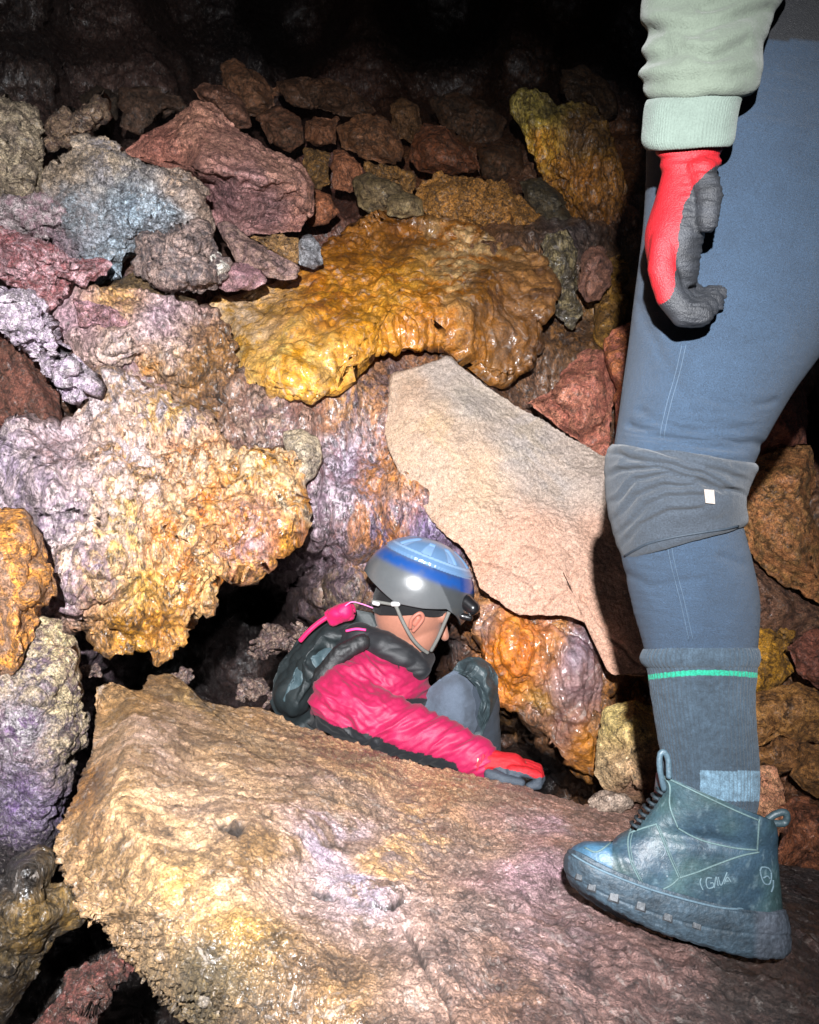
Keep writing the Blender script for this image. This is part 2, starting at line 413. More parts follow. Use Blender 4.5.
wa = 9 * fbm(np.stack([X / 45, Y / 45, X * 0], 1), 3); wb = 9 * fbm(np.stack([X / 45, Y / 45, X * 0 + 9], 1), 3)
num = np.zeros(len(X)); den = np.zeros(len(X))
for (x, y, d) in WP:
    wt = 1 / (((X + wa - x) ** 2 + (Y + wb - y) ** 2) + 90) ** 2.2
    num += wt / d; den += wt
V = P(X, Y, den / num)
nx, ny = len(gx_), len(gy_)
i, j = np.meshgrid(np.arange(ny - 1), np.arange(nx - 1), indexing='ij'); k = (i * nx + j).ravel()
Q = np.stack([k, k + nx, k + nx + 1, k + 1], 1)
NN = vnormals(V, Q)
if (NN * (CAM - V)).sum() < 0: NN = -NN; Q = Q[:, ::-1]
def bump2(x0, y0, rx, ry): return np.exp(-(((X - x0) / rx) ** 2 + ((Y - y0) / ry) ** 2))
wd = np.clip(bump2(360, 500, 90, 130) + bump2(540, 300, 70, 100) + bump2(560, 680, 90, 90), 0, 1)
R1 = relief('wet', V, 1.3); R2 = relief('drip', V, 1.4)
far = np.clip((2.6 - 0) / np.maximum(den / num, .1), 0, 1)
V = V + NN * (R1 * (1 - wd) + R2 * wd)[:, None]
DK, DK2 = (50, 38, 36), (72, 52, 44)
VI, VI2 = (112, 90, 110), (204, 190, 206)  # the pale violet paints white glints onto the drip wall
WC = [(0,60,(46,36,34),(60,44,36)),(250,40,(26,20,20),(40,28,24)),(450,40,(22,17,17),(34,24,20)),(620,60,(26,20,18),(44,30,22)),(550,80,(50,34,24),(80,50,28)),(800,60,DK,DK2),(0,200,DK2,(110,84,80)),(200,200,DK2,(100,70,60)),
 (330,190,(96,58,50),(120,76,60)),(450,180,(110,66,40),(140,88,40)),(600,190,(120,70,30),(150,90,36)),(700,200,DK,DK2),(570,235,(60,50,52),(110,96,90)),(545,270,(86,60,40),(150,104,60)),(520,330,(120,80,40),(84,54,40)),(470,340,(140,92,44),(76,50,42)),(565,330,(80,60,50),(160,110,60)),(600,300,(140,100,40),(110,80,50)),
 (110,320,(150,120,126),(190,150,120)),(150,350,(150,120,126),(180,150,130)),(200,390,(130,90,40),(96,64,36)),(280,415,(110,84,84),(160,130,110)),(310,400,(130,86,70),(170,130,110)),(340,400,(170,120,70),(120,96,100)),
 (350,470,VI,VI2),(320,500,(110,90,104),(160,140,150)),(330,560,(112,84,96),(150,130,140)),(375,480,(170,110,60),(150,130,145)),(400,480,(186,116,48),(180,140,110)),(390,530,(176,110,50),(100,84,110)),(425,530,(92,78,112),(130,112,140)),(370,570,(150,104,60),(120,100,110)),(340,590,(120,100,80),(90,70,76)),
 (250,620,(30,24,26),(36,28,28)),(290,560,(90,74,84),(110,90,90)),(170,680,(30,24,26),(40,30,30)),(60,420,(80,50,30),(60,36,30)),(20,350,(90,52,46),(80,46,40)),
 (470,600,(150,110,80),(110,84,84)),(450,640,(60,44,44),(50,36,36)),(495,620,(196,124,40),(160,110,80)),(515,660,(200,116,22),(170,100,40)),(545,640,(176,116,44),(140,90,40)),(575,650,(104,76,84),(150,130,140)),(565,700,(110,80,80),(150,116,90)),(590,740,(180,116,34),(150,96,36)),(500,715,(140,100,50),(120,84,50)),(500,750,(84,56,44),(60,42,38)),(540,775,(34,28,32),(28,24,28)),(620,690,(170,110,40),(130,84,34)),
 (760,400,(120,70,60),(140,90,60)),(780,600,(110,80,50),(140,100,50)),(760,760,(150,100,70),(130,84,50)),(800,880,(70,44,34),(90,58,42)),
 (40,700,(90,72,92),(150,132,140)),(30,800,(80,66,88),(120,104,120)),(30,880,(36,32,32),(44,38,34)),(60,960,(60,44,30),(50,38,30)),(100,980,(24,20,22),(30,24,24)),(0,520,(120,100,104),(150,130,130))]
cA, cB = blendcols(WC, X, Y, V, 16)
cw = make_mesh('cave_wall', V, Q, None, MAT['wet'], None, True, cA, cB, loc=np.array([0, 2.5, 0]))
tag(cw, kind='structure')
print('wall', len(V))

# ------------------------------------------------------------------ big fixed masses
# the lit left mass, violet grey turning to ochre, with dripping lower edge
GV, GV2 = (176, 156, 162), (204, 186, 188)
OR1, OR2 = (208, 132, 28), (222, 176, 96)
o = rock('rippled_rock_mass', [(-60,420),(0,437),(30,425),(60,432),(82,402),(110,372),(150,385),(190,415),(240,448),(280,446),(300,455),(297,490),(294,535),(272,560),(250,572),(232,556),(219,540),(207,580),(208,612),(190,614),(184,640),(166,658),(153,668),(150,655),(135,640),(122,656),(108,655),(96,640),(90,615),(76,625),(60,628),(44,608),(40,570),(22,525),(-20,505),(-70,500)],
     1.95, .28, None, 'wet', gy=-.05, cen=(140,520), res=1.9, seed=3, s=1.25, soft=10,
     inner=[(40,470,1.86),(100,440,1.92),(180,460,1.96),(250,490,1.93),(130,520,1.76),(70,530,1.74),(200,530,1.84),(110,580,1.74),(160,600,1.82),(240,530,1.9),(60,590,1.78)],
     cps=[(0,460,(150,132,150),GV2),(60,450,GV,(150,120,120)),(110,400,(176,140,104),(196,180,184)),(170,420,(196,150,84),(196,180,184)),(60,520,(140,120,136),GV2),(50,590,(116,96,112),GV),(20,500,(140,124,142),GV),
          (130,460,GV2,(190,140,90)),(190,460,(200,176,150),(196,124,50)),(250,470,(200,176,140),(196,130,30)),(110,520,(176,150,130),OR2),(90,560,(140,118,134),(186,150,110)),(170,520,(196,120,30),(214,186,150)),(140,580,(180,126,40),(204,160,80)),(130,630,(190,130,24),(150,100,24)),(200,570,(190,110,20),(214,170,110)),(250,530,(150,116,120),(190,120,40)),(280,500,(196,130,36),(200,180,150)),(285,540,(176,112,70),(196,130,30)),(215,500,(206,150,80),(190,104,14)),(150,620,(196,140,50),(160,100,20))],
     struct=True, warp=34)
# orange wet flowstone ledge
o = rock('flowstone_ledge', [(228,352),(215,330),(205,310),(230,300),(270,290),(300,275),(312,262),(330,240),(352,226),(390,216),(430,224),(470,232),(500,245),(540,262),(556,285),(552,310),(535,322,2.6),(540,345,2.6),(524,370,2.56),(505,384,2.54),(490,380,2.54),(487,340,2.5),(470,332,2.45),(430,345,2.36),(395,352,2.28),(372,352,2.24),(362,358,2.2),(345,380),(335,393),(322,388),(310,402),(300,398),(285,398),(268,386),(240,376)],
     2.62, .3, None, 'flow', cen=(400,295), res=1.8, seed=5, s=1.1, soft=12,
     inner=[(250,330,2.3),(300,300,2.42),(300,350,2.1),(350,330,2.16),(340,270,2.65),(400,240,3.0),(400,280,2.6),(400,320,2.3),(450,300,2.45),(450,250,2.95),(500,290,2.6),(520,330,2.5),(270,365,2.08),(310,385,2.04),(460,318,2.38)],
     gy=-.52, cps=[(240,320,(216,184,150),(200,150,70)),(240,350,(214,176,110),(210,150,50)),(290,360,(206,140,30),(214,180,100)),(330,300,(200,134,30),(180,104,14)),(340,250,(160,98,16),(136,80,16)),(400,240,(150,90,16),(120,70,18)),(400,290,(190,116,16),(214,150,44)),(420,330,(186,110,18),(200,126,30)),(370,335,(200,130,24),(216,150,40)),(460,270,(164,98,22),(214,176,120)),(490,300,(140,90,30),(104,64,36)),(530,300,(96,64,40),(170,116,60)),(530,350,(140,90,34),(90,60,40)),(300,385,(210,150,40),(200,150,80))],
     struct=True, warp=22)
# mauve shelf between the boulders and the left mass
o = rock('mottled_rock_shelf', [(50,318),(75,300),(100,292),(135,295),(180,300),(215,312),(232,335),(236,370),(236,402),(244,440),(210,425),(176,400),(158,375),(130,372),(105,385),(85,372),(62,345)],
     2.18, .18, None, 'wet', cen=(150,345), res=2, seed=8, s=.9, soft=6, gy=-.1,
     inner=[(100,320,2.12),(150,330,2.02),(200,340,2.1),(110,350,2.0),(160,365,2.0),(205,385,2.12),(220,410,2.15)],
     cps=[(80,320,(196,160,170),(170,140,150)),(120,350,(190,166,166),(204,176,160)),(110,300,(206,160,90),(200,150,110)),(160,320,(196,170,176),(170,140,150)),(170,350,(180,150,120),(190,160,150)),(200,370,(140,96,40),(110,76,40)),(220,350,(150,104,50),(120,80,40)),(215,410,(130,90,40),(90,60,34)),(150,370,(180,120,50),(190,150,100))],
     struct=True, warp=22)
# hanging wall under the pale slab
o = rock('ochre_flow_column', [(478,602),(500,606),(530,612),(570,617),(592,628),(604,650),(602,668),(600,700),(600,735),(596,768),(585,772),(568,758),(560,742),(545,730),(530,716),(512,706),(500,700),(496,680),(490,660),(482,640),(474,622)],
     2.06, .16, None, 'drip', cen=(545,680), res=1.8, seed=12, s=1.0, soft=5, gy=.0,
     inner=[(510,630,1.98),(520,660,1.94),(550,640,1.98),(580,660,1.95),(575,700,1.97),(540,690,2.0),(585,745,2.0)],
     cps=[(485,620,(180,130,90),(120,90,80)),(505,640,(214,130,20),(200,110,16)),(522,655,(222,140,60),(210,110,14)),(505,675,(206,120,16),(180,104,30)),(545,650,(180,120,50),(150,96,50)),(575,650,(104,78,86),(150,132,144)),(575,690,(116,86,90),(150,120,120)),(545,700,(160,116,50),(130,90,60)),(590,740,(190,120,34),(160,96,30)),(570,720,(120,84,80),(150,110,90))],
     struct=True, warp=14, mat=MAT['flow'])
# crusty violet rock at the left edge, dark ledges below it
o = rock('crusty_rock_face', [(-40,640),(0,650),(30,640),(42,622),(58,632),(72,650),(74,690),(82,718),(82,742),(70,748),(66,780),(54,830),(44,860),(0,880),(-50,870)],
     1.62, .14, None, 'crust', cen=(20,750), res=2, seed=15, s=.8, gy=.06,
     cps=[(30,660,(190,170,140),(110,92,110)),(60,700,(200,180,140),(90,70,80)),(20,720,(110,84,120),(190,180,184)),(30,800,(104,82,122),(150,136,160)),(70,740,(180,160,130),(100,80,84)),(10,850,(46,40,42),(60,50,52)),(50,650,(210,190,140),(170,140,110))], struct=True)
o = rock('dark_ledge', [(-60,860),(0,868),(40,850),(52,862),(48,885),(66,886),(80,900),(92,912),(50,935),(38,960),(15,1000),(-5,1040),(-70,1050)], 1.5, .12, ((58,48,34),(84,66,34)), 'block', cen=(5,940), seed=16, s=1.2, gy=.05,
     cps=[(10,880,(34,30,30),(40,34,32)),(30,920,(120,92,44),(90,72,40)),(60,905,(126,96,44),(110,90,60)),(10,960,(84,68,40),(60,48,34)),(0,1010,(50,42,34),(70,54,30))], struct=True, mat=MAT['wet'], warp=12)
o = rock('red_brown_ledge', [(35,1030),(50,1005),(72,978),(100,962),(125,948),(138,952),(140,968),(112,985),(104,1010),(95,1040),(60,1060)], 1.25, .08, ((122,70,62),(90,58,46)), 'lava', seed=17, s=.6, struct=True)

# ------------------------------------------------------------------ loose and wedged rocks, one object each
G1 = 'rocks wedged in the cave wall'; G2 = 'rubble on the dark slope at the back'; G3 = 'rocks behind the standing leg'
ROCKS = [
 # name, outline, d, T, colours, kind, label, group, extra
 ('boulder', [(120,153),(150,133),(172,118),(195,97),(212,105),(235,124),(270,148),(300,165),(314,186),(311,212),(299,231),(270,234),(235,232),(205,222),(200,190),(170,166),(130,156)], 2.75, .22, ((174,126,114),(147,106,103)), 'block', 'large angular pink boulder with a dark rippled lower face, upper left', G1, dict(cen=(240,178), inner=[(197,140,2.62),(205,166,2.42),(240,172,2.44),(292,183,2.52),(212,215,2.72),(270,222,2.76),(160,145,2.72)], res=1.6, seed=1, gy=-.12, s=.8, warp=8, cps=[(190,120,(217,157,130),(195,138,117)),(160,145,(201,133,114),(171,110,95)),(230,140,(213,157,136),(183,130,116)),(280,165,(217,162,140),(183,133,117)),(225,195,(125,89,92),(166,122,122)),(270,210,(118,87,90),(171,130,128)),(250,185,(137,95,95),(183,138,134)),(304,205,(201,145,124),(171,124,109)),(300,225,(183,130,111),(160,110,100))])),  # lit upper face and shaded lower face painted into the colour points
 ('boulder', [(46,172),(60,156),(84,138),(112,140),(131,155),(162,166),(187,172),(203,191),(206,232),(196,262),(160,270),(135,262),(122,280),(95,287),(72,262),(58,245),(45,215)], 2.35, .22, ((169,176,181),(207,188,161)), 'crag', 'pale blue-grey craggy lava boulder with tan upper crust, upper left', G1, dict(res=1.6, seed=2, s=1.0, warp=18, inner=[(75,170,2.27),(110,165,2.25),(150,182,2.2),(185,200,2.22),(100,200,2.16),(150,215,2.14),(90,245,2.22),(125,240,2.18),(70,215,2.25)], cps=[(60,170,(193,168,140),(154,135,116)),(110,150,(209,184,155),(168,158,158)),(180,180,(215,180,151),(177,158,149)),(120,210,(171,190,204),(102,112,124)),(80,220,(134,131,134),(181,192,201)),(160,210,(194,213,227),(136,145,155)),(200,210,(187,158,138),(166,142,127)),(110,265,(171,190,204),(125,131,137)),(60,240,(166,133,143),(133,109,117))])),
 ('rock', [(134,232),(158,224),(180,232),(202,229),(210,250),(226,263),(220,290),(195,298),(160,291),(136,271)], 2.25, .13, ((107,94,94),(187,159,148)), 'crag', 'dark angular rock with pale ribbed top below the craggy boulder', G1, dict(seed=3)),
 ('rock', [(-30,90),(0,94),(20,98),(35,110),(43,145),(40,165),(30,192),(0,202),(-30,200)], 2.4, .15, ((189,170,141),(141,124,106)), 'crag', 'knobby tan lava rock cut by the left frame edge at the top', G1, dict(seed=4)),
 ('rock', [(40,130),(60,110),(78,104),(100,90),(111,98),(108,118),(93,126),(86,148),(50,152),(42,146)], 2.5, .12, ((163,135,108),(109,85,72)), 'crag', 'small horned brown rock on top of the craggy boulder', G1, dict(seed=5)),
 ('rock', [(-20,195),(0,192),(34,190),(60,188),(80,208),(92,232),(76,242),(45,238),(20,232),(-20,236)], 2.35, .1, ((154,124,132),(196,181,181)), 'crag', 'mauve wedge of rock between tan rock and craggy boulder', G1, dict(seed=6)),
 ('rock', [(-40,232),(0,236),(40,238),(78,250),(112,263),(106,276),(78,286),(62,300),(50,314),(36,302),(20,290),(0,276),(-40,270)], 2.15, .14, ((216,172,178),(163,99,101)), 'crag', 'rosy pink rock with dark red underside at left frame edge', G1, dict(seed=7, inner=[(20,255,2.05),(60,262,2.03),(90,268,2.08),(45,290,2.12)])),
 ('slab', [(-40,262),(0,281),(30,291),(47,311),(62,345),(86,370),(91,388),(78,406),(60,400),(46,378),(34,352),(14,335),(-40,310)], 1.95, .12, ((196,175,196),(228,211,220)), 'crag', 'long lilac-grey slab slanting down at left frame edge', G1, dict(seed=8, cen=(40,335))),
 ('rock', [(-40,322),(0,328),(18,334),(33,352),(44,378),(58,398),(64,420),(60,436),(20,434),(-40,430)], 2.12, .08, ((111,67,54),(90,57,44)), 'block', 'smooth red-brown rock in the recess under the lilac slab', G1, dict(seed=9)),
 ('rock', [(-40,495),(0,502),(24,506),(40,552),(47,590),(41,640),(25,682),(8,702),(-40,705)], 1.55, .14, ((138,103,79),(207,138,57)), 'block', 'rounded brown rock with orange rust spots, left frame edge', G1, dict(seed=10, s=1.2)),
 ('rock', [(216,224),(226,222),(262,246),(298,267),(297,279),(280,281),(255,273),(235,260)], 2.35, .06, ((153,123,111),(127,100,97)), 'block', 'thin brown finger-shaped rock leaning below the pink boulder', G1, dict(seed=11)),
 ('stone', [(296,241),(309,235),(321,248),(325,264),(313,271),(298,264)], 2.5, .05, ((144,144,148),(122,119,123)), 'block', 'small rounded grey stone at the top of the orange flowstone', G1, dict(seed=12)),
 ('stone', [(207,250),(219,254),(229,266),(224,281),(211,279),(204,266)], 2.25, .05, ((228,222,211),(200,186,171)), 'block', 'small whitish stone beside the ribbed dark rock', G1, dict(seed=13)),
 ('stone', [(224,266),(240,260),(262,270),(268,282),(250,291),(226,293),(216,284)], 2.3, .05, ((143,105,111),(166,127,127)), 'block', 'small plum coloured stone under the thin brown rock', G1, dict(seed=14)),
 ('stone', [(246,236),(285,235),(300,240),(298,262),(286,262),(262,246)], 2.5, .05, ((188,142,83),(161,122,81)), 'lava', 'tan crumbly stone between thin brown rock and grey stone', G1, dict(seed=15)),
 ('rock', [(70,296),(88,300),(118,312),(130,322),(112,330),(92,322),(80,328)], 2.08, .05, ((210,161,171),(176,127,127)), 'lava', 'small rosy chip lying on the mottled shelf at left', G1, dict(seed=18)),
 ('rock', [(284,432),(300,430),(316,440),(319,458),(311,478),(298,488),(285,480),(292,460)], 2.02, .07, ((198,179,150),(166,152,137)), 'block', 'smooth buff knob at the right end of the ochre mass', G1, dict(seed=19)),
 # pale slab and its neighbours
 ('slab', [(392,376),(420,366),(447,358),(470,374),(492,386),(516,404),(540,418),(573,440),(600,456),(625,462),(648,500),(668,560),(672,640),(646,677),(615,676),(606,668),(601,642),(584,622),(570,617),(545,616),(520,616),(503,606),(480,588),(473,568),(462,548),(441,530),(426,511),(406,482),(392,456),(385,434)], 2.05, .14, ((206,178,152),(186,168,152)), 'slab', 'large pale sandy slab leaning across the middle behind the leg', G1, dict(cen=(535,510), seed=20, res=1.8, gy=-.13, soft=8, edge=1, feat=[([(583,598),(600,625),(622,650),(646,668)],1.6,-.008),([(470,560),(505,566),(530,580),(545,600),(520,612)],2.5,-.004),([(480,385),(520,440),(560,490),(610,540)],16,-.01),([(395,380),(430,420),(440,470),(500,540)],20,.008),([(545,610),(570,590),(575,560),(560,545)],2,-.005)],
     inner=[(410,400,2.159),(440,390,2.184),(430,440,2.107),(500,430,2.120),(470,500,2.041),(560,470,2.080),(540,540,1.977),(600,520,2.015),(520,590,1.912),(590,590,1.924),(630,640,1.859),(600,480,2.055),(405,430,2.132),(450,520,2.015),(620,600,1.911)],
     cps=[(400,390,(185,154,130),(179,152,130)),(440,370,(162,148,138),(167,151,139)),(470,400,(157,145,136),(167,154,141)),(440,430,(188,158,127),(186,157,134)),(520,440,(157,146,139),(169,154,139)),(480,480,(187,156,129),(188,159,134)),(560,480,(159,147,139),(169,152,139)),(600,480,(169,152,138),(164,147,136)),(520,540,(187,147,125),(183,145,124)),(520,590,(187,145,124),(190,154,134)),(580,600,(185,144,122),(187,147,125)),(600,550,(187,149,128),(183,145,124)),(630,650,(183,139,117),(186,142,118)),(480,570,(183,139,115),(187,145,121))])),
 ('rock', [(521,402),(548,392),(562,370),(590,346),(612,350),(616,380),(612,420),(608,462),(580,446),(550,424)], 2.5, .12, ((176,106,88),(190,124,98)), 'block', 'salmon pink cracked rock above the pale slab', G1, dict(seed=21, gy=-.1)),
 ('rock', [(604,345),(612,330),(630,320),(650,330),(650,430),(632,470),(614,460),(616,420),(618,385)], 2.45, .1, ((170,100,84),(184,110,66)), 'block', 'narrow salmon rock beside the cracked one, touching the knee', G1, dict(seed=22)),
 ('stone', [(580,256),(590,246),(604,246),(613,261),(611,284),(599,301),(586,303),(577,290)], 2.75, .07, ((150,104,84),(134,94,80)), 'block', 'smooth egg-shaped brown stone right of the orange ledge', G1, dict(seed=23)),
 ('rock', [(604,262),(620,252),(628,270),(624,310),(618,345),(604,350),(594,340),(598,306),(612,290)], 2.85, .08, ((150,108,40),(120,84,36)), 'block', 'ochre sliver of rock beneath the glove shadow', G1, dict(seed=24)),
 ('boulder', [(604,708),(620,702),(636,698),(655,708),(672,730),(672,790),(655,812),(640,800),(618,800),(600,788),(594,772),(598,742)], 1.85, .1, ((206,180,112),(160,120,84)), 'block', 'small yellowish boulder with dark pits in front of the sock', G1, dict(seed=25, cps=[(610,715,(220,196,130),(214,190,120)),(640,710,(200,160,70),(150,110,50)),(610,770,(190,156,116),(200,170,130)),(650,770,(140,104,80),(110,80,56)),(630,790,(150,112,90),(160,120,90))])),
 ('stone', [(586,800),(600,790),(625,792),(634,803),(618,814),(592,814)], 1.62, .03, ((170,150,134),(140,120,106)), 'block', 'little flat grey stone lying on the boulder by the boot', G1, dict(seed=26)),
 # behind the leg, right
 ('rock', [(740,440),(755,415),(775,392),(800,372),(810,395),(808,445),(790,446),(760,456)], 2.2, .08, ((125,73,64),(150,94,73)), 'block', 'dark maroon rock just behind the bent knee', G3, dict(seed=30)),
 ('boulder', [(728,480),(745,462),(765,456),(792,448),(808,448),(817,478),(812,505),(822,560),(840,608),(815,602),(795,588),(770,575),(748,550),(735,520)], 2.1, .12, ((176,116,69),(156,112,64)), 'block', 'broad orange-brown boulder right of the knee pad', G3, dict(seed=31, s=.8)),
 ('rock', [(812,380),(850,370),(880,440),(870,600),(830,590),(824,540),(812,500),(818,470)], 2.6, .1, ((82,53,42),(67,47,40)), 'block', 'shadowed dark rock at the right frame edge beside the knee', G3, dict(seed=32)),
 ('rock', [(735,545),(752,558),(775,580),(800,596),(840,615),(840,632),(800,640),(775,650),(745,640)], 2.15, .08, ((123,87,64),(103,69,53)), 'block', 'brown rock under the orange-brown boulder beside the calf', G3, dict(seed=33)),
 ('rock', [(740,640),(758,622),(772,620),(795,632),(786,650),(796,672),(770,690),(745,695)], 2.1, .07, ((190,136,38),(145,103,38)), 'block', 'yellow ochre rock right beside the sock top', G3, dict(seed=34)),
 ('rock', [(785,646),(805,632),(845,622),(850,700),(812,688),(797,675)], 2.0, .07, ((143,85,67),(120,73,60)), 'block', 'reddish rock at the right frame edge level with sock stripe', G3, dict(seed=35)),
 ('rock', [(742,700),(770,690),(800,682),(825,692),(850,700),(850,740),(800,742),(775,730),(765,745),(745,750)], 2.02, .08, ((176,125,67),(152,105,58)), 'block', 'cracked tawny rock right of the sock', G3, dict(seed=36)),
 ('rock', [(745,752),(766,745),(776,733),(800,744),(800,770),(776,772),(748,765)], 2.0, .06, ((168,116,64),(141,96,56)), 'block', 'squarish tawny block under the cracked tawny rock', G3, dict(seed=37)),
 ('rock', [(802,744),(850,742),(850,800),(822,800),(800,790),(786,775)], 1.95, .07, ((156,107,56),(125,87,49)), 'block', 'tan-brown block at right edge above the heel loop', G3, dict(seed=38)),
 ('rock', [(745,766),(775,766),(784,790),(788,812),(778,840),(772,872),(745,880)], 1.85, .06, ((230,168,125),(219,152,116)), 'block', 'pale salmon block peeking out behind the boot heel', G3, dict(seed=39)),
 ('rock', [(782,812),(796,800),(824,804),(850,802),(850,880),(800,882),(776,880),(778,845)], 1.82, .09, ((147,89,58),(116,69,49)), 'block', 'rounded rust-brown rock behind and right of the heel', G3, dict(seed=40)),
 # back slope
 ('rock', [(220,64),(234,58),(260,71),(278,88),(276,106),(262,119),(240,116),(222,101)], 3.6, .14, ((131,88,60),(107,75,52)), 'block', 'brown egg-like rock crowning the heap over the pink boulder', G2, dict(seed=41)),
 ('rock', [(190,88),(205,81),(222,84),(243,102),(252,126),(238,128),(213,106),(198,98)], 3.3, .1, ((145,100,79),(116,79,61)), 'block', 'plum-red rock tucked behind the peak of the pink boulder', G2, dict(seed=42)),
 ('rock', [(276,84),(300,77),(330,79),(352,90),(378,112),(366,118),(342,116),(310,108),(288,104)], 4.2, .14, ((113,78,55),(88,62,44)), 'block', 'long dark maroon rock on the skyline of the heap', G2, dict(seed=43)),
 ('rock', [(335,127),(362,112),(388,122),(403,150),(396,166),(366,158),(342,148)], 3.5, .12, ((144,94,60),(115,78,51)), 'block', 'reddish-brown wedge rock with dark crease, centre of the heap', G2, dict(seed=44)),
 ('rock', [(303,118),(322,113),(340,120),(336,145),(318,150),(302,140)], 3.6, .1, ((148,96,65),(128,84,56)), 'block', 'squarish dull red rock left of the wedge rock', G2, dict(seed=45)),
 ('rock', [(332,152),(344,149),(362,165),(363,182),(350,193),(332,188)], 3.2, .08, ((174,110,75),(148,94,65)), 'block', 'brick-red block with a pointed top above the flowstone', G2, dict(seed=46)),
 ('rock', [(306,194),(316,189),(330,194),(339,212),(328,222),(308,224)], 3.0, .07, ((174,107,72),(151,94,63)), 'block', 'small brick-red triangular rock touching the pink boulder', G2, dict(seed=47)),
 ('rock', [(353,180),(370,172),(390,178),(403,187),(400,202),(378,215),(358,208)], 3.05, .09, ((136,115,79),(113,94,67)), 'block', 'grey-brown blocky rock behind the flowstone crest', G2, dict(seed=48)),
 ('rock', [(388,196),(404,190),(420,200),(424,214),(406,220),(386,216)], 2.95, .06, ((154,132,92),(123,104,73)), 'block', 'low grey rock on the flowstone crest', G2, dict(seed=49)),
 ('rock', [(392,105),(404,99),(418,106),(422,130),(414,148),(402,140),(390,125)], 3.9, .1, ((129,90,55),(103,72,44)), 'block', 'upright rounded brown rock at the heap skyline', G2, dict(seed=50)),
 ('rock', [(412,140),(424,122),(448,126),(472,150),(482,170),(455,174),(420,170),(408,158)], 3.6, .14, ((138,79,47),(110,68,43)), 'block', 'dark red slanting slab left of the amber pillar', G2, dict(seed=51)),
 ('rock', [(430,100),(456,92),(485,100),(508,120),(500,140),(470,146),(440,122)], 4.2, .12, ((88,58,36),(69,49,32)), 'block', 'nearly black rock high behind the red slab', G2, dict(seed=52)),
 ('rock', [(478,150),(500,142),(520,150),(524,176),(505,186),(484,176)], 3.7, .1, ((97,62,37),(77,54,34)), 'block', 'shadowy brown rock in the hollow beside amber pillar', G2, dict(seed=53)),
 ('rock', [(418,182),(440,174),(475,176),(505,180),(525,200),(548,215),(556,232),(510,236),(470,230),(430,220),(415,205)], 3.1, .14, ((192,131,55),(160,110,47)), 'lava', 'crumbly ochre bank of rock above the flowstone', G2, dict(seed=54, s=1.2)),
 ('rock', [(305,150),(330,152),(330,186),(312,188),(300,170)], 3.3, .08, ((172,123,61),(126,94,53)), 'lava', 'crumbly tan rock wedged behind brick-red rocks', G2, dict(seed=55)),
 ('rock', [(363,160),(396,168),(416,176),(414,196),(396,184),(366,174)], 3.3, .08, ((182,128,61),(138,99,49)), 'lava', 'sandy ochre rock under the wedge rock', G2, dict(seed=56)),
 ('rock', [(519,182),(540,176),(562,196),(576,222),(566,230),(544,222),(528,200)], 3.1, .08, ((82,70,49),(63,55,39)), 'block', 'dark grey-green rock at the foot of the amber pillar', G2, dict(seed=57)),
 ('pillar', [(514,98),(528,88),(544,92),(556,108),(572,104),(590,112),(606,124),(616,158),(622,200),(620,240),(604,250),(582,236),(568,210),(556,190),(540,172),(528,150),(520,124)], 3.35, .16, ((191,127,40),(159,102,34)), 'drip', 'amber mineral-stained pillar with pale streaked top at the back', G2, dict(seed=58, s=1.2, mat='wet', cps=[(525,100,(175,157,79),(140,120,59)),(535,120,(230,198,82),(151,133,68)),(545,110,(94,84,48),(128,109,59)),(545,150,(210,157,49),(216,145,37)),(580,130,(109,74,34),(90,62,30)),(580,180,(170,106,32),(146,91,30)),(600,220,(159,99,34),(125,80,32)),(560,190,(192,133,40),(170,110,36))])),
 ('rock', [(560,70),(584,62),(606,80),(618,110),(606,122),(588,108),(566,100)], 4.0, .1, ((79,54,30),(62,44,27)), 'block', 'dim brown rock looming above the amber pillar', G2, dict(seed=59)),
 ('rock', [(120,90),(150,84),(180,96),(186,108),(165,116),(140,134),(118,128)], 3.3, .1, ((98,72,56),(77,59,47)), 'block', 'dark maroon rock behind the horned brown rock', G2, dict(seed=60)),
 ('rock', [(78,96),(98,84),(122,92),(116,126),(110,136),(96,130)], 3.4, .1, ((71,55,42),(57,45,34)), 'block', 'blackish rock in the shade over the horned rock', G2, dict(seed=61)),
 ('rock', [(255,116),(280,108),(302,118),(304,142),(290,152),(270,144)], 3.5, .1, ((120,78,55),(98,68,48)), 'block', 'dull maroon rock above the right shoulder of the pink boulder', G2, dict(seed=62)),
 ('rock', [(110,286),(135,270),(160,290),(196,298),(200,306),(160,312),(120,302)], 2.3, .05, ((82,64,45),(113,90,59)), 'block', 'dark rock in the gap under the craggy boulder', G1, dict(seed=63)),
 ('rock', [(545,232),(566,230),(578,250),(574,290),(582,315),(572,330),(556,318),(548,290),(540,262)], 2.8, .07, ((75,66,51),(154,137,98)), 'lava', 'glossy black twisted rock beside the egg-shaped stone', G1, dict(seed=64, mat='wet')),
]
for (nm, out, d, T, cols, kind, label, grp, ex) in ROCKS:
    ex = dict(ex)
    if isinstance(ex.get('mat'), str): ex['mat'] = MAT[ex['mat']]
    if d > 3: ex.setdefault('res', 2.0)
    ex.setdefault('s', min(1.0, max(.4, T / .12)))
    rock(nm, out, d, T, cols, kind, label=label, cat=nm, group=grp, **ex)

# crusty mineral clusters in the hollow
CLUSTERS = []
def cluster(cx, cy, r, d, label, seed): CLUSTERS.append((cx, cy, r, d, label, seed))
cluster(273, 640, 23, 2.15, 'coral-like pinkish grey mineral cluster left of the backpack', 70)
cluster(258, 688, 14, 2.0, 'smaller coral-like cluster low at the backpack corner', 71)
cluster(180, 680, 10, 1.95, 'tiny crusty cluster peeking over the boulder top', 72)
cluster(90, 672, 9, 1.9, 'pale crusty knob in the dark gap left of the boulder', 73)

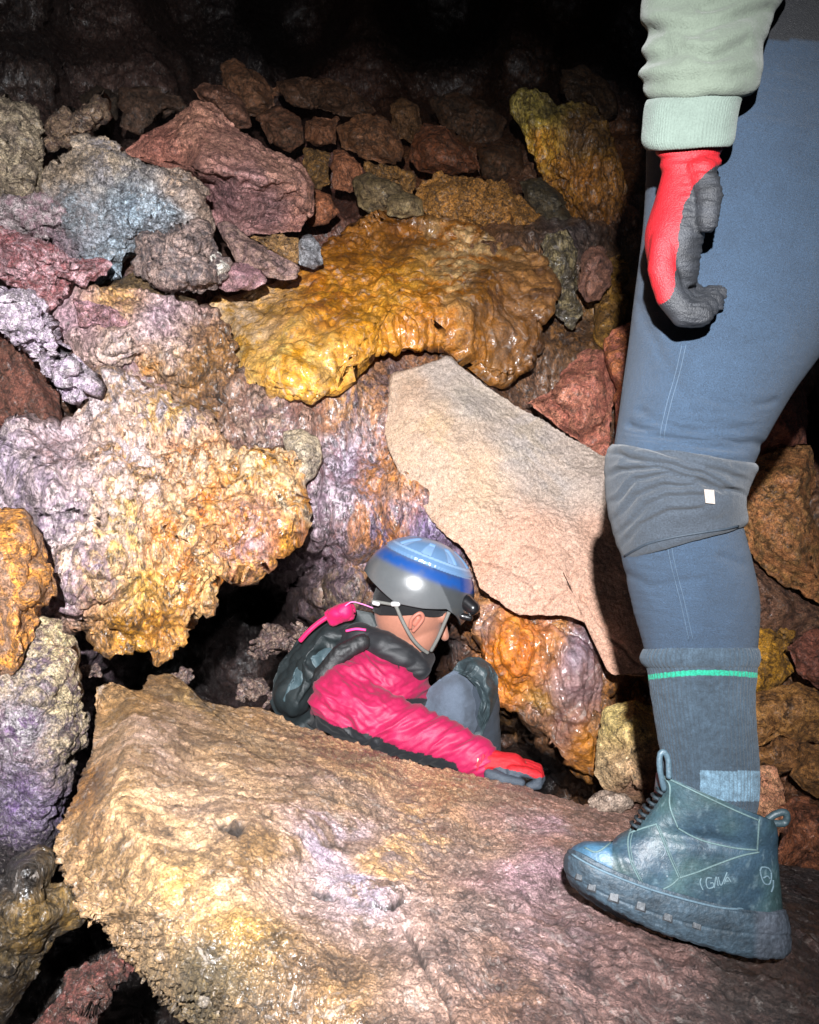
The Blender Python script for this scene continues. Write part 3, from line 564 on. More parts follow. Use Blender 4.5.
# the foreground boulder
def bd(x, y): return 1 / (-.000826 * x + .00342 * y - 1.652)
OB = [(97,688),(112,682),(125,688),(140,690),(150,676),(172,676),(192,692),(210,703),(239,709),(262,710),(290,722),(330,735),(370,748),(400,758),(440,768),(477,777),(523,788),(553,799),(584,803),(610,803),(645,806),(700,830),(760,858),(819,872),(960,905),(1080,1000),(1040,1200),(700,1290),(420,1210),(250,1110)]
OL = [(195,1022,.86),(161,1002,.86),(149,983,.87),(137,968,.88),(117,949,.90),(105,924,.93),(80,914,.96),(73,890,1.0),(59,868,1.04),(54,846,1.08),(60,826,1.13),(78,792,1.25),(90,753,1.42),(96,715,1.58)]
IN = [(130,720),(120,770),(110,810),(150,860),(230,900),(320,960),(420,1010),(160,760),(240,760),(300,800),(400,800),(350,860),(500,830),(480,900),(600,850),(600,950),(700,900),(800,950),(560,1050),(750,1060),(880,1000),(300,740)]
inner = [(x, y, bd(x, y)) for x, y in IN] + [(110,860,.93),(140,910,.82),(200,960,.74),(260,1010,.68),(330,1060,.62),(170,930,.78)]
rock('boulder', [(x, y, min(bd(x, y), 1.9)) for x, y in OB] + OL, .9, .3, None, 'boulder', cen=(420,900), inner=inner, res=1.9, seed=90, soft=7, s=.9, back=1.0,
     cps=[(130,700,(175,133,83),(122,94,59)),(200,700,(165,132,85),(114,89,58)),(150,740,(202,170,151),(152,122,93)),(250,740,(167,130,91),(156,127,97)),(350,770,(184,143,102),(133,105,80)),(450,790,(177,132,97),(156,122,93)),(560,815,(166,124,108),(147,114,101)),(640,830,(168,128,114),(122,93,81)),(130,800,(207,165,121),(139,107,69)),(200,800,(201,165,130),(147,120,99)),(100,850,(148,115,77),(100,75,43)),(180,880,(164,127,72),(146,115,77)),(250,950,(136,102,49),(94,71,40)),(200,990,(78,64,37),(77,63,39)),(330,1000,(126,95,60),(82,63,48)),(260,850,(182,148,119),(131,99,61)),(330,840,(165,148,161),(134,109,94)),(400,850,(187,145,98),(137,114,105)),(380,890,(149,139,157),(126,100,85)),(450,920,(158,128,114),(111,92,86)),(540,870,(175,140,148),(147,118,120)),(560,930,(148,116,109),(134,109,110)),(500,1000,(135,101,81),(92,69,62)),(650,970,(136,103,96),(92,69,64)),(750,1010,(89,67,61),(79,64,58)),(780,900,(58,42,40),(39,29,28)),(80,790,(140,96,48),(95,64,36))],  # pale sheen painted on the top face, near end darkened to offset the lamp
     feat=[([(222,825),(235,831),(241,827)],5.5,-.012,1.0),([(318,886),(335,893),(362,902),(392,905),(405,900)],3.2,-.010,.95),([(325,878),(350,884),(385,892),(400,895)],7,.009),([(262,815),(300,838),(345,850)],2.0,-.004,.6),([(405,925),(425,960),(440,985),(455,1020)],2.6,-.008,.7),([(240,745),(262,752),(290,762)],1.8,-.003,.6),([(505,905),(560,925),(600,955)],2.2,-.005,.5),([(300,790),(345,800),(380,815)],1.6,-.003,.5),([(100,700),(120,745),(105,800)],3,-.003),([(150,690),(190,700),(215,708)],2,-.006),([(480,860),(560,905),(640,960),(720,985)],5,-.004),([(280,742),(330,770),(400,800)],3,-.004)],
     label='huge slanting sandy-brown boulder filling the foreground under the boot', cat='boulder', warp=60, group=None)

# ================================================================== people: helpers
def fabric(name, rough=.8, wscale=900, bump=.0006, sheen=.3, fine=(.85, 1.12), spec=.3, coat=0.0, big=.12):
    m, nt, b = nodes(name)
    geo = nt.nodes.new('ShaderNodeNewGeometry'); v = geo.outputs['Position']
    A = nt.nodes.new('ShaderNodeAttribute'); A.attribute_name = 'colA'
    n1 = noise(nt, v, wscale, 2, .6); n2 = noise(nt, v, 28, 5, .65)
    f1 = ramp(nt, n1.outputs[0], [(.3, fine[0]), (.7, fine[1])]); f2 = ramp(nt, n2.outputs[0], [(.3, 1 - big), (.7, 1 + big)])
    c = mixc(nt, 1.0, A.outputs[0], f1.outputs[0], 'MULTIPLY'); c = mixc(nt, 1.0, c, f2.outputs[0], 'MULTIPLY')
    nt.links.new(c, b.inputs['Base Color']); b.inputs['Roughness'].default_value = rough
    b.inputs['Specular IOR Level'].default_value = spec; b.inputs['Sheen Weight'].default_value = sheen; b.inputs['Sheen Roughness'].default_value = .5
    if coat: b.inputs['Coat Weight'].default_value = coat; b.inputs['Coat Roughness'].default_value = .2
    bp = nt.nodes.new('ShaderNodeBump'); bp.inputs['Distance'].default_value = bump
    h = math_(nt, 'ADD', n1.outputs[0], math_(nt, 'MULTIPLY', n2.outputs[0], 2.0))
    nt.links.new(h, bp.inputs['Height']); nt.links.new(bp.outputs[0], b.inputs['Normal'])
    return m
FM = dict(legging=fabric('stretch_fabric', .78, 900, .0016, .06, (.6, 1.45)), knit=fabric('ribbed_knit', .9, 600, .001, .08, (.7, 1.35)),
          fleece=fabric('sweatshirt_cotton', .9, 500, .001, .1, (.9, 1.08)), shell=fabric('nylon_shell', .6, 500, .0004, .05, (.93, 1.05), .5),
          pack=fabric('coated_nylon', .6, 400, .0005, .0, (.85, 1.1), .6), glove=fabric('knit_glove', .6, 700, .0012, .0, (.75, 1.2), .4, coat=.0),
          rubber=fabric('scuffed_rubber', .6, 220, .0012, .0, (.7, 1.35), .5, big=.3), leather=fabric('waxed_leather', .5, 320, .0005, .0, (.8, 1.2), .5, big=.28),
          plastic=fabric('hard_plastic', .28, 60, .0002, .0, (.97, 1.03), .5, coat=.5, big=.04), skin=fabric('skin', .5, 300, .0003, .1, (.95, 1.04), .4, big=.05),
          thread=fabric('thread', .7, 500, .0004, .0, (.8, 1.2), .3))

def catmull(A, n):
    A = np.asarray(A, float); m = len(A)
    t = np.linspace(0, m - 1, n); i = np.clip(np.floor(t).astype(int), 0, m - 2); u = (t - i)[:, None]
    p1, p2 = A[i], A[i + 1]; p0 = np.where((i > 0)[:, None], A[np.maximum(i - 1, 0)], 2 * p1 - p2); p3 = np.where((i < m - 2)[:, None], A[np.minimum(i + 2, m - 1)], 2 * p2 - p1)
    return .5 * ((2 * p1) + (-p0 + p2) * u + (2 * p0 - 5 * p1 + 4 * p2 - p3) * u ** 2 + (-p0 + 3 * p1 - 3 * p2 + p3) * u ** 3)
def grid_faces(nr, M, base=0):
    i = np.arange(nr - 1)[:, None]; j = np.arange(M)[None, :]; j2 = (j + 1) % M
    return base + np.stack([i * M + j, i * M + j2, (i + 1) * M + j2, (i + 1) * M + j], -1).reshape(-1, 4)
def loft(secs, n=80, M=96, grow=0.0, e=2.0, cap=True):
    """sections (xl, yl, xr, yr, distance, half depth in m, sag px): left and right silhouette points of a limb or garment"""
    S = np.array([(list(s) + [0] * 7)[:7] for s in secs], float); S = catmull(S, n)
    L = P(S[:, 0], S[:, 1], S[:, 4]); R = P(S[:, 2], S[:, 3], S[:, 4]); C = (L + R) / 2; U = (R - L) / 2
    hw = np.linalg.norm(U, axis=1); Un = U / hw[:, None]
    view = C - CAM; view /= np.linalg.norm(view, axis=1)[:, None]
    Wn = view - (view * Un).sum(1)[:, None] * Un; Wn /= np.linalg.norm(Wn, axis=1)[:, None]
    Dn = np.cross(Un, Wn); 
    th = np.arange(M) * 2 * math.pi / M; c, s = np.cos(th), np.sin(th)
    ca = np.sign(c) * np.abs(c) ** (2 / e); sa = np.sign(s) * np.abs(s) ** (2 / e)
    down = c2w([[0, -1, 0]])[0] - CAM
    V = C[:, None] + Un[:, None] * ((hw + grow)[:, None] * ca)[..., None] + Wn[:, None] * ((S[:, 5] + grow)[:, None] * sa)[..., None] + down * ((S[:, 6] * S[:, 4] / F)[:, None] * (1 - c ** 2)[None])[..., None]
    V = V.reshape(-1, 3); Q = grid_faces(n, M)
    T = []
    if cap:
        V = np.concatenate([V, C[:1], C[-1:]]); j = np.arange(M); j2 = (j + 1) % M
        T = np.concatenate([np.stack([np.full(M, n * M), j2, j], 1), np.stack([np.full(M, n * M + 1), (n - 1) * M + j, (n - 1) * M + j2], 1)])
    return V, Q, T
def capsule(a, b, ra, rb, M=20, K=7):
    a = np.asarray(a, float); b = np.asarray(b, float); ax = b - a; L = np.linalg.norm(ax); ax = ax / (L + 1e-9)
    t = np.cross(ax, [0, 0, 1.0]);
    if np.linalg.norm(t) < .1: t = np.cross(ax, [0, 1.0, 0])
    t /= np.linalg.norm(t); bt = np.cross(ax, t)
    th = np.arange(M) * 2 * math.pi / M; ring = np.cos(th)[:, None] * t + np.sin(th)[:, None] * bt
    rows = []
    for k in range(1, K + 1):
        p = math.pi / 2 * k / K; rows.append(a - ax * ra * math.cos(p) + ring * ra * math.sin(p))
    for k in range(K, 0, -1):
        p = math.pi / 2 * k / K; rows.append(b + ax * rb * math.cos(p) + ring * rb * math.sin(p))
    n = len(rows); V = np.concatenate(rows + [[a - ax * ra], [b + ax * rb]])
    j = np.arange(M); j2 = (j + 1) % M
    return V, grid_faces(n, M), np.concatenate([np.stack([np.full(M, n * M), j2, j], 1), np.stack([np.full(M, n * M + 1), (n - 1) * M + j, (n - 1) * M + j2], 1)])
def chain(pts):
    """tapered limb through (x, y, distance, radius)"""
    out = []
    for p, q in zip(pts[:-1], pts[1:]): out.append(capsule(P(*p[:3]), P(*q[:3]), p[3], q[3]))
    return out
def ellipsoid(c, ax, r, M=40, K=24):
    v = []
    for k in range(1, K):
        p = math.pi * k / K
        for j in range(M):
            t = 2 * math.pi * j / M; v.append((math.sin(p) * math.cos(t), math.cos(p), math.sin(p) * math.sin(t)))
    v += [(0, 1, 0), (0, -1, 0)]; v = np.array(v) * r
    V = c + v @ np.array(ax); n = K - 1; j = np.arange(M); j2 = (j + 1) % M
    return V, grid_faces(n, M), np.concatenate([np.stack([np.full(M, n * M), j2, j], 1), np.stack([np.full(M, n * M + 1), (n - 1) * M + j, (n - 1) * M + j2], 1)])
def fuse(pieces, voxel, smooth=4):
    """union of closed pieces as one continuous skin"""
    Vs, Qs, Ts, b = [], [], [], 0
    for V, Q, T in pieces:
        Vs.append(V); Qs.append(Q + b); Ts.append(np.asarray(T) + b if len(T) else np.zeros((0, 3), int)); b += len(V)
    o = make_mesh('tmp', np.concatenate(Vs), np.concatenate(Qs), np.concatenate(Ts), None, None, True, loc=np.zeros(3))
    m = o.modifiers.new('r', 'REMESH'); m.mode = 'VOXEL'; m.voxel_size = voxel
    s = o.modifiers.new('s', 'SMOOTH'); s.factor = .5; s.iterations = smooth
    dg = bpy.context.evaluated_depsgraph_get(); ev = o.evaluated_get(dg); me = ev.to_mesh()
    n = len(me.vertices); V = np.zeros(n * 3, np.float32); me.vertices.foreach_get('co', V); V = V.reshape(-1, 3).astype(float)
    Q = np.array([p.vertices[:] for p in me.polygons if len(p.vertices) == 4]).reshape(-1, 4)
    ev.to_mesh_clear(); old = o.data; bpy.data.objects.remove(o, do_unlink=True); bpy.data.meshes.remove(old)
    return V, Q, np.zeros((0, 3), int)
def outward(V, Q):
    Nn = vnormals(V, Q); 
    return Nn
def cloth_obj(name, geo, mat, parent, col, disp=None, label=None):
    """garment or body mesh from geometry; col is a colour or f(V) -> rgb; disp f(V, N) -> offset along the normal"""
    V, Q, T = geo; 
    Nn = vnormals(V, Q); c0 = V.mean(0)
    if (Nn * (V - c0)).sum() < 0: Nn = -Nn; Q = Q[:, ::-1]; T = np.asarray(T)[:, ::-1] if len(T) else T
    base = V
    if disp is not None: V = V + Nn * disp(V, Nn)[:, None]
    cc = col(base) if callable(col) else np.tile(lin(col), (len(V), 1))
    o = make_mesh(name, V, Q, T if len(T) else None, mat, parent, True, cc)
    if label: o['label'] = label
    return o
def wloc_mesh_bvh(o):
    off = wloc(o); me = o.data
    V = np.zeros(len(me.vertices) * 3, np.float32); me.vertices.foreach_get('co', V); V = V.reshape(-1, 3) + off
    return BVHTree.FromPolygons([Vector(v) for v in V], [p.vertices[:] for p in me.polygons])
def surf(bvh, x, y, lift=0.0):
    d = P(x, y, 1.0) - CAM; h = bvh.ray_cast(Vector(CAM), Vector(d).normalized())
    if h[0] is None: return None
    n = h[1] if h[1].dot(Vector(d)) < 0 else -h[1]
    return np.array(h[0] + n * lift)
def tube_pts(pts, r, M=8):
    pts = np.asarray(pts, float); n = len(pts); V = []
    tg = np.gradient(pts, axis=0); tg /= np.linalg.norm(tg, axis=1)[:, None] + 1e-9
    up = (CAM - pts); up /= np.linalg.norm(up, axis=1)[:, None]
    s = np.cross(tg, up); s /= np.linalg.norm(s, axis=1)[:, None] + 1e-9; u = np.cross(s, tg)
    th = np.arange(M) * 2 * math.pi / M
    rr = np.full(n, r) if np.isscalar(r) else np.asarray(r)
    V = pts[:, None] + rr[:, None, None] * (np.cos(th)[None, :, None] * s[:, None] + np.sin(th)[None, :, None] * u[:, None])
    V = np.concatenate([V.reshape(-1, 3), pts[:1], pts[-1:]]); j = np.arange(M); j2 = (j + 1) % M
    return V, grid_faces(n, M), np.concatenate([np.stack([np.full(M, n * M), j2, j], 1), np.stack([np.full(M, n * M + 1), (n - 1) * M + j, (n - 1) * M + j2], 1)])
def seam(bvh, poly, r, lift=.0004, step=2.0):
    A = np.array(poly, float); out = []
    L = np.linalg.norm(np.diff(A, axis=0), axis=1).sum(); C = catmull(A, max(4, int(L / step)))
    for x, y in C:
        s = surf(bvh, x, y, lift)
        if s is not None: out.append(s)
    return tube_pts(out, r) if len(out) > 2 else None
def join(geos):
    Vs, Qs, Ts, b = [], [], [], 0
    for g in geos:
        if g is None: continue
        V, Q, T = g; Vs.append(V); Qs.append(Q + b); Ts.append(np.asarray(T).reshape(-1, 3) + b); b += len(V)
    return np.concatenate(Vs), np.concatenate(Qs), np.concatenate(Ts).astype(int)

# coral-like mineral clusters: knobbly branching crust, each one thing
for (cx, cy, r, d, label, seed) in CLUSTERS:
    rg = random.Random(seed); rm = 1.35 * r * d / F; c0 = P(cx, cy, d + .02); segs = [capsule(c0, c0 + np.array([0, .01, 0]), rm * .5, rm * .5, 10, 4)]
    tips = [c0]
    for k in range(int(30 + r * 3.2)):
        b0 = rg.choice(tips); v = np.array([rg.gauss(0, 1), rg.gauss(-.5, .6), rg.gauss(.15, 1)]); v /= np.linalg.norm(v)
        e0 = b0 + v * rm * rg.uniform(.25, .45)
        dl = e0 - c0
        if np.linalg.norm(dl) > rm * 1.25: e0 = c0 + dl * rm * 1.2 / np.linalg.norm(dl)
        segs.append(capsule(b0, e0, rg.uniform(.0035, .006), rg.uniform(.0045, .0085), 8, 3)); tips.append(e0)
    Vc, Qc, Tc = fuse(segs, .0026, 1); Nc = vnormals(Vc, Qc)
    if (Nc * (Vc - Vc.mean(0))).sum() < 0: Nc = -Nc; Qc = Qc[:, ::-1]
    Vc = Vc + Nc * (.0035 * fbm(Vc * 130, 3))[:, None]
    oc = make_mesh('mineral_crust', Vc, Qc, None, MAT['crust'], None, True, np.tile(lin((150, 124, 108)), (len(Vc), 1)), np.tile(lin((104, 80, 80)), (len(Vc), 1)))
    tag(oc, label, 'mineral crust', 'crusty mineral clusters in the hollow')

# ================================================================== the standing person (legs, hip, arm in view)
LEG = [(676,-90,850,-70,.99,.115),(660,30,864,50,.98,.13),(650,120,880,150,.965,.135),(646,210,872,250,.955,.125),(634,320,821,340,.945,.105),(623,400,780,402,.935,.09),(615,450,750,462,.93,.075),(613,490,737,500,.93,.07),(618,530,738,522,.935,.068),(627,575,749,562,.94,.066),(635,610,756,602,.945,.064),(646,650,754,650,.95,.058),(656,700,751,700,.955,.05),(664,760,752,760,.96,.045)]
foot = P(700, 930, .96)
pa = empty('person', foot)
tag(pa, 'person standing on the boulder seen from hip to foot, blue-grey leggings and sage sleeve', 'person')
bodyA = [loft([(s[0] + 6, s[1], s[2] - 6, s[3], s[4], s[5] - .006) for s in LEG] + [(684,790,740,796,.96,.02),(686,840,752,850,.96,.026),(684,865,760,880,.96,.028)], M=48)]
bodyA += chain([(742,868,.96,.033),(640,868,.96,.028),(600,868,.96,.022)])
bodyA += chain([(850,170,1.12,.1),(965,500,1.2,.065),(980,640,1.25,.055),(985,860,1.3,.036),(935,890,1.28,.03)])
bodyA += [loft([(700,-330,850,-330,1.05,.12),(690,-260,860,-260,1.05,.12),(685,-160,860,-160,1.04,.11),(682,-60,850,-40,1.02,.1),(680,60,850,80,1.0,.1),(680,150,850,190,1.0,.1)], M=48)]
bodyA += chain([(770,-340,1.0,.06),(765,-400,1.0,.055)]) + [ellipsoid(P(752, -450, 1.0), np.eye(3), (.095, .075, .118))] + chain([(690,-440,.99,.012),(672,-428,.99,.012)])
bodyA += chain([(760,-270,.86,.05),(735,-40,.85,.04),(690,140,.83,.02),(685,190,.83,.02),(676,230,.83,.02)])
bodyA += chain([(840,-270,1.18,.05),(900,-60,1.25,.04),(905,120,1.25,.026),(905,190,1.25,.028)])
cloth_obj('body', fuse(bodyA, .007, 4), FM['skin'], pa, (196,150,128))

def folds(V, s=1.0, amp=.002):
    q = V * (14, 14, 34) * s
    return amp * fbm(q + .6 * fbm(V * 9, 2)[:, None], 3, True)
def leg_disp(V, Nn):
    x, y, d = proj(V)
    k = np.exp(-((y - 440) / 26) ** 2) * .0035 + .0006
    a = (y - 437 - .12 * (x - 620)) / 6.0
    xl_ = np.interp(y, [320, 400, 450], [634, 623, 615]); xr_ = np.interp(y, [340, 402, 462], [821, 780, 750]); e_ = np.clip(np.minimum(x - xl_, xr_ - x) / 18, 0, 1)
    cs = 0
    for g, a_ in (([(640,300),(660,360),(700,420)], .002), ([(630,425),(665,436),(720,446),(760,444)], .004), ([(640,412),(680,428),(740,432)], .0025), ([(700,395),(740,410),(775,398)], .002), ([(735,470),(748,480)], .003), ([(628,575),(650,585),(700,582)], .0018), ([(720,560),(745,566)], .002), ([(690,345),(730,352),(780,340)], .0015)):
        cs = cs - a_ * np.exp(-(linedist(x + 6 * fbm(V * 14, 2), y + 6 * fbm(V * 14 + 3, 2), g) / 4.5) ** 2)
    return cs + k * e_ * fbm(np.stack([x / 90, a / 2.0, d * 0], 1), 3, True) + .0015 * fbm(V * 8, 2)
def leg_col(V):
    x, y, d = proj(V)
    c = np.tile(lin((31, 46, 62)), (len(V), 1))
    up = np.clip((300 - y) / 260, 0, 1)[:, None]
    wb = (y < 40)[:, None]
    return np.where(wb, lin((16, 18, 22)), c)
legging = cloth_obj('leggings', loft(LEG[:-1], n=420, M=240), FM['legging'], pa, leg_col, leg_disp)
cloth_obj('leggings', fuse(chain([(775,130,1.04,.10),(850,185,1.12,.108),(965,500,1.2,.07),(980,640,1.25,.06),(983,800,1.3,.045)]), .008, 6), FM['legging'], pa, (46, 62, 78))
lb = wloc_mesh_bvh(legging)
for o_ in (0, 4):
    for pl in ([(682,345),(676,372),(668,400),(662,425),(660,438)], [(664,522),(670,560),(680,600),(689,640)]):
        cloth_obj('seam', seam(lb, [(x + o_, y) for x, y in pl], .0005), FM['thread'], legging, (52, 66, 80))
# knee pad: a soft sleeve, bunched above the patella
KP = [(616,446,748,464,.93,.077),(611,452,750,468,.93,.081),(609,462,746,476,.93,.081),(609,482,740,492,.93,.078),(612,510,738,506,.93,.077),(619,538,740,515,.935,.075),(625,554,741,522,.935,.073),(628,558,739,526,.935,.069)]
GRV = [[(600,452),(621,456),(668,465),(699,472),(731,490),(752,500)], [(600,478),(624,471),(652,467),(693,477),(727,491)], [(604,508),(620,499),(637,481),(668,475),(699,483),(722,492)], [(604,530),(618,517),(637,496),(662,487),(693,486)], [(610,545),(624,530),(646,506),(671,497),(700,496)], [(618,552),(640,524),(668,510),(700,508)], [(640,445),(668,456),(700,466),(745,480)]]
def kp_disp(V, Nn):
    x, y, d = proj(V); xx = x + 3 * fbm(V * 25, 2); yy = y + 4 * fbm(V * 25 + 4, 2)
    h = .003 * fbm(V * 22, 3) + .0012 * fbm(V * 70, 3)
    for k, g in enumerate(GRV): h = h - (.0055 - .0005 * k) * np.exp(-(linedist(xx, yy, g) / 2.6) ** 2) + .0028 * np.exp(-((linedist(xx, yy + 5, g)) / 3.4) ** 2)
    xk = np.interp(y, [444, 480, 510, 538, 560], [611, 607, 610, 617, 625]); xr_ = np.interp(y, [466, 492, 516], [752, 744, 740])
    e_ = np.clip(np.minimum(x - xk, xr_ - x) / 14, .12, 1)
    return h * e_ + .003
kp = cloth_obj('knee_pad', loft(KP, n=150, M=240), FM['knit'], pa, (37, 43, 50), kp_disp)
kb = wloc_mesh_bvh(kp)
cloth_obj('hem', seam(kb, [(625,556),(635,550),(650,543),(675,537),(705,532),(725,529),(738,526)], .0014, 0), FM['thread'], kp, (34, 42, 50))
q = [surf(kb, x, y, .002) for x, y in ((703,490),(713,491),(714,504),(704,503))]
if all(a is not None for a in q):
    q = np.array(q); nrm = (CAM - q.mean(0)); nrm /= np.linalg.norm(nrm); V8 = np.concatenate([q + nrm * .0012, q - nrm * .003])
    make_mesh('tag', V8, [[3,2,1,0],[4,5,6,7],[0,1,5,4],[1,2,6,5],[2,3,7,6],[3,0,4,7]], None, FM['thread'], kp, False, np.tile(lin((128, 120, 114)), (8, 1)))
# sock
SK = [(647,648,753,648,.95,.062),(645,660,753,662,.95,.063),(650,672,752,674,.95,.060),(654,700,751,700,.955,.056),(660,735,753,735,.958,.053),(665,765,756,768,.96,.046),(669,792,756,803,.96,.038),(680,815,750,825,.96,.026)]
def sock_geo_disp(n, M):
    def f(V, Nn):
        k = np.zeros(len(V)); idx = np.arange(n * M); th = (idx % M) / M * 2 * math.pi
        x, y, d = proj(V[:n * M])
        band = np.clip(1 - np.abs(y - 658) / 9, 0, 1) ** .5
        k[:n * M] = .0011 * np.abs(np.sin(th * 34)) + .0028 * band + .0009 * fbm(V[:n * M] * 50, 3)
        return k
    return f
def sock_col(V):
    x, y, d = proj(V); c = np.tile(lin((38, 50, 60)), (len(V), 1)); n_ = fbm(V * 120, 3)
    c *= (1 + .5 * n_)[:, None]
    st = np.abs(y - (677 - .02 * (x - 650) - 3.5 * (1 - ((x - 702) / 52) ** 2))) < 2.6
    c[st] = lin((18, 116, 92))
    pt = (x > 700) & (y > 770 + .02 * (x - 700)) & (y < 801)
    c[pt] = lin((76, 98, 112)) * (1 + .8 * n_[pt])[:, None]
    return c
sock = cloth_obj('sock', loft(SK, n=200, M=480), FM['knit'], pa, sock_col, sock_geo_disp(200, 480))

# boot
boot = empty('boot', foot); par(boot, pa)
UP = [(571,856,779,912,.96,.046,14),(574,848,778,904,.96,.047,14),(586,842,777,893,.96,.046,12),(608,841,776,882,.96,.045,10),(630,829,774,866,.96,.044,8),(646,815,773,850,.96,.043,5),(656,800,771,836,.96,.048,3),(659,786,769,826,.96,.050,2),(661,774,766,818,.96,.051,1)]
def boot_disp(V, Nn):
    x, y, d = proj(V)
    cr = np.exp(-((y - (838 + .16 * (x - 690))) / 7.0) ** 2) * np.exp(-((x - 700) / 45) ** 2)
    ty = 842 + np.clip(x - 611, 0, 999) * -.62
    cap = np.exp(-((x - 613 - (y - 842) * .4) / 5.0) ** 2) * .0025 * (x < 640)
    return .0022 * fbm(V * 16, 3) - .006 * cr + .0008 * fbm(V * 60, 3) - cap
def boot_col(V):
    x, y, d = proj(V); n_ = fbm(V * 25, 4)
    c = lin((46, 66, 68)) * np.ones((len(V), 1)); c2 = lin((40, 59, 72))
    k = np.clip(.5 + 2.2 * fbm(V * 14 + 5, 3) , 0, 1)[:, None]
    c = c * k + c2 * (1 - k)
    toe = (x < 612)[:, None]; c = np.where(toe, lin((52, 84, 106)), c)
    sc_ = .45 * np.clip((fbm(V * (170, 170, 60), 4) - .2) * 4, 0, 1)[:, None]
    return c * (1 + .5 * n_)[:, None] * (1 - .5 * sc_) + lin((120, 140, 146)) * .5 * sc_
up = cloth_obj('upper', loft(UP, n=220, M=260, e=2.6), FM['leather'], boot, boot_col, boot_disp)
SO = [(571,849,780,907,.96,.0475,14),(568,853,782,912,.96,.050,15),(566,860,784,922,.96,.0515,16),(566,868,785,936,.96,.0515,17),(569,878,785,947,.96,.051,17),(576,888,784,951,.96,.049,17),(588,896,781,953,.96,.044,16)]
def sole_disp(V, Nn):
    x, y, d = proj(V)
    u = (x - 571) / 209.0; sag = 16 * (1 - (2 * u - 1) ** 2); ytop = 850 + u * 58 + sag * .85; v = (y - ytop) / 42.0
    tread = np.clip((v - .74) / .06, 0, 1) * (np.sin(x / 2.6) > .35) * .0008
    rib = -.0012 * np.exp(-((v - .66) / .035) ** 2) - .0012 * np.exp(-((v - .12) / .03) ** 2)
    return .0012 * fbm(V * 30, 3) + .0009 * fbm(V * 120, 2) - tread + rib
def sole_col(V):
    x, y, d = proj(V); c = lin((46, 60, 70)) * (1 + .8 * fbm(V * (30, 30, 60), 4))[:, None]
    hl = (np.clip((x - 752) / 8, 0, 1) * .55)[:, None]; return c * (1 - hl) + lin((72, 74, 82)) * hl * (1 + .4 * fbm(V * 60, 3))[:, None]
sole = cloth_obj('sole', loft(SO, n=90, M=300, e=2.9), FM['rubber'], boot, sole_col, sole_disp)
ub, sb_ = wloc_mesh_bvh(up), wloc_mesh_bvh(sole)
lines = [[(632,826),(628,842),(631,862),(640,881)], [(656,824),(662,838),(670,858),(679,878)], [(630,833),(644,828),(657,824)], [(679,878),(671,885),(663,889)], [(679,878),(697,872),(715,865),(740,856),(759,852)],
         [(663,776),(670,786),(670,806),(678,828)], [(678,828),(692,836),(707,842),(735,848),(757,850)], [(759,819),(758,835),(757,851)], [(663,776),(690,789),(730,808),(758,820)], [(585,848),(597,852),(612,842)]]
st = [seam(ub, l, .0011) for l in lines] + [seam(ub, [(x + 2.6, y + 1.2) for x, y in l], .0006) for l in lines[:2]]
cloth_obj('stitching', join(st), FM['thread'], boot, (80, 100, 102))
cloth_obj('rand_edge', join([seam(sb_, [(572,854),(585,862),(600,870),(636,884),(663,893),(700,903),(724,908),(750,909),(777,910)], .0013)]), FM['thread'], boot, (80, 100, 112))
dots = [(637,845),(645,842),(652,838),(656,847),(661,855),(638,854),(639,864),(642,874),(662,867),(667,876)]
dg_ = [capsule(surf(ub, x, y, .0002), surf(ub, x, y, .0006), .0013, .0013, 8, 3) for x, y in dots]
cloth_obj('perforation', join(dg_ + [seam(ub, [(659,843),(664,847),(665,853),(661,858)], .0009)]), FM['thread'], boot, (100, 112, 120))
def strokes(bv, S, r): return join([seam(bv, s, r, .0004, .8) for s in S])
cloth_obj('logo', strokes(ub, [[(701,878),(700,883),(703,890)], [(712,878),(707,878),(706,883),(708,888),(713,887),(713,883),(710,883)], [(714,888),(716,877),(718,886)], [(718,877),(721,885),(727,872)], [(724,884),(727,877),(731,882)], [(724,881),(729,881)]], .0008), FM['thread'], boot, (92, 112, 120))
cloth_obj('heel_emblem', strokes(ub, [[(760,870),(762,867),(768,868),(771,872)], [(760,870),(761,876),(764,883),(769,884),(771,878),(771,872)], [(763,878),(767,876),(770,879)], [(773,880),(773,886),(771,892)]], .0010), FM['thread'], boot, (84, 104, 114))
for (x, y, k) in [(579,877,.8), (592,887,.9), (614,897,1), (641,906,1), (668,917,1), (697,925,1)]:
    pc = surf(sb_, x, y, 0)
    if pc is None: continue
    dx_ = surf(sb_, x + 3, y + 1, 0) - pc; dx_ /= np.linalg.norm(dx_); nn = CAM - pc; nn /= np.linalg.norm(nn); dy_ = np.cross(nn, dx_)
    a, b = .0056 * k, .0050 * k; vv = []
    for h, s_ in ((-.002, 1.15), (.0022, .8)):
        for sx, sy in ((-1, -1), (1, -1), (1, 1), (-1, 1)): vv.append(pc + nn * h + dx_ * a * sx * s_ + dy_ * b * sy * s_)
    vv = np.array(vv)
    make_mesh('stud', vv, [[0,3,2,1],[4,5,6,7],[0,1,5,4],[1,2,6,5],[2,3,7,6],[3,0,4,7]], None, FM['rubber'], boot, False, np.tile(lin((70, 74, 78)), (8, 1)))
lp = catmull([P(765,822,.955), P(774,815,.953), P(784,812,.952), P(787,817,.952), P(784,823,.953), P(772,824,.954), P(764,830,.956)], 40)
cloth_obj('heel_loop', tube_pts(lp, .0042, 12), FM['leather'], boot, (44, 60, 66), lambda V, n_: .0006 * fbm(V * 200, 2))
lp = catmull([P(664,790,.935), P(660,770,.93), P(660,755,.93), P(664,752,.93), P(668,760,.93), P(669,778,.93)], 40)
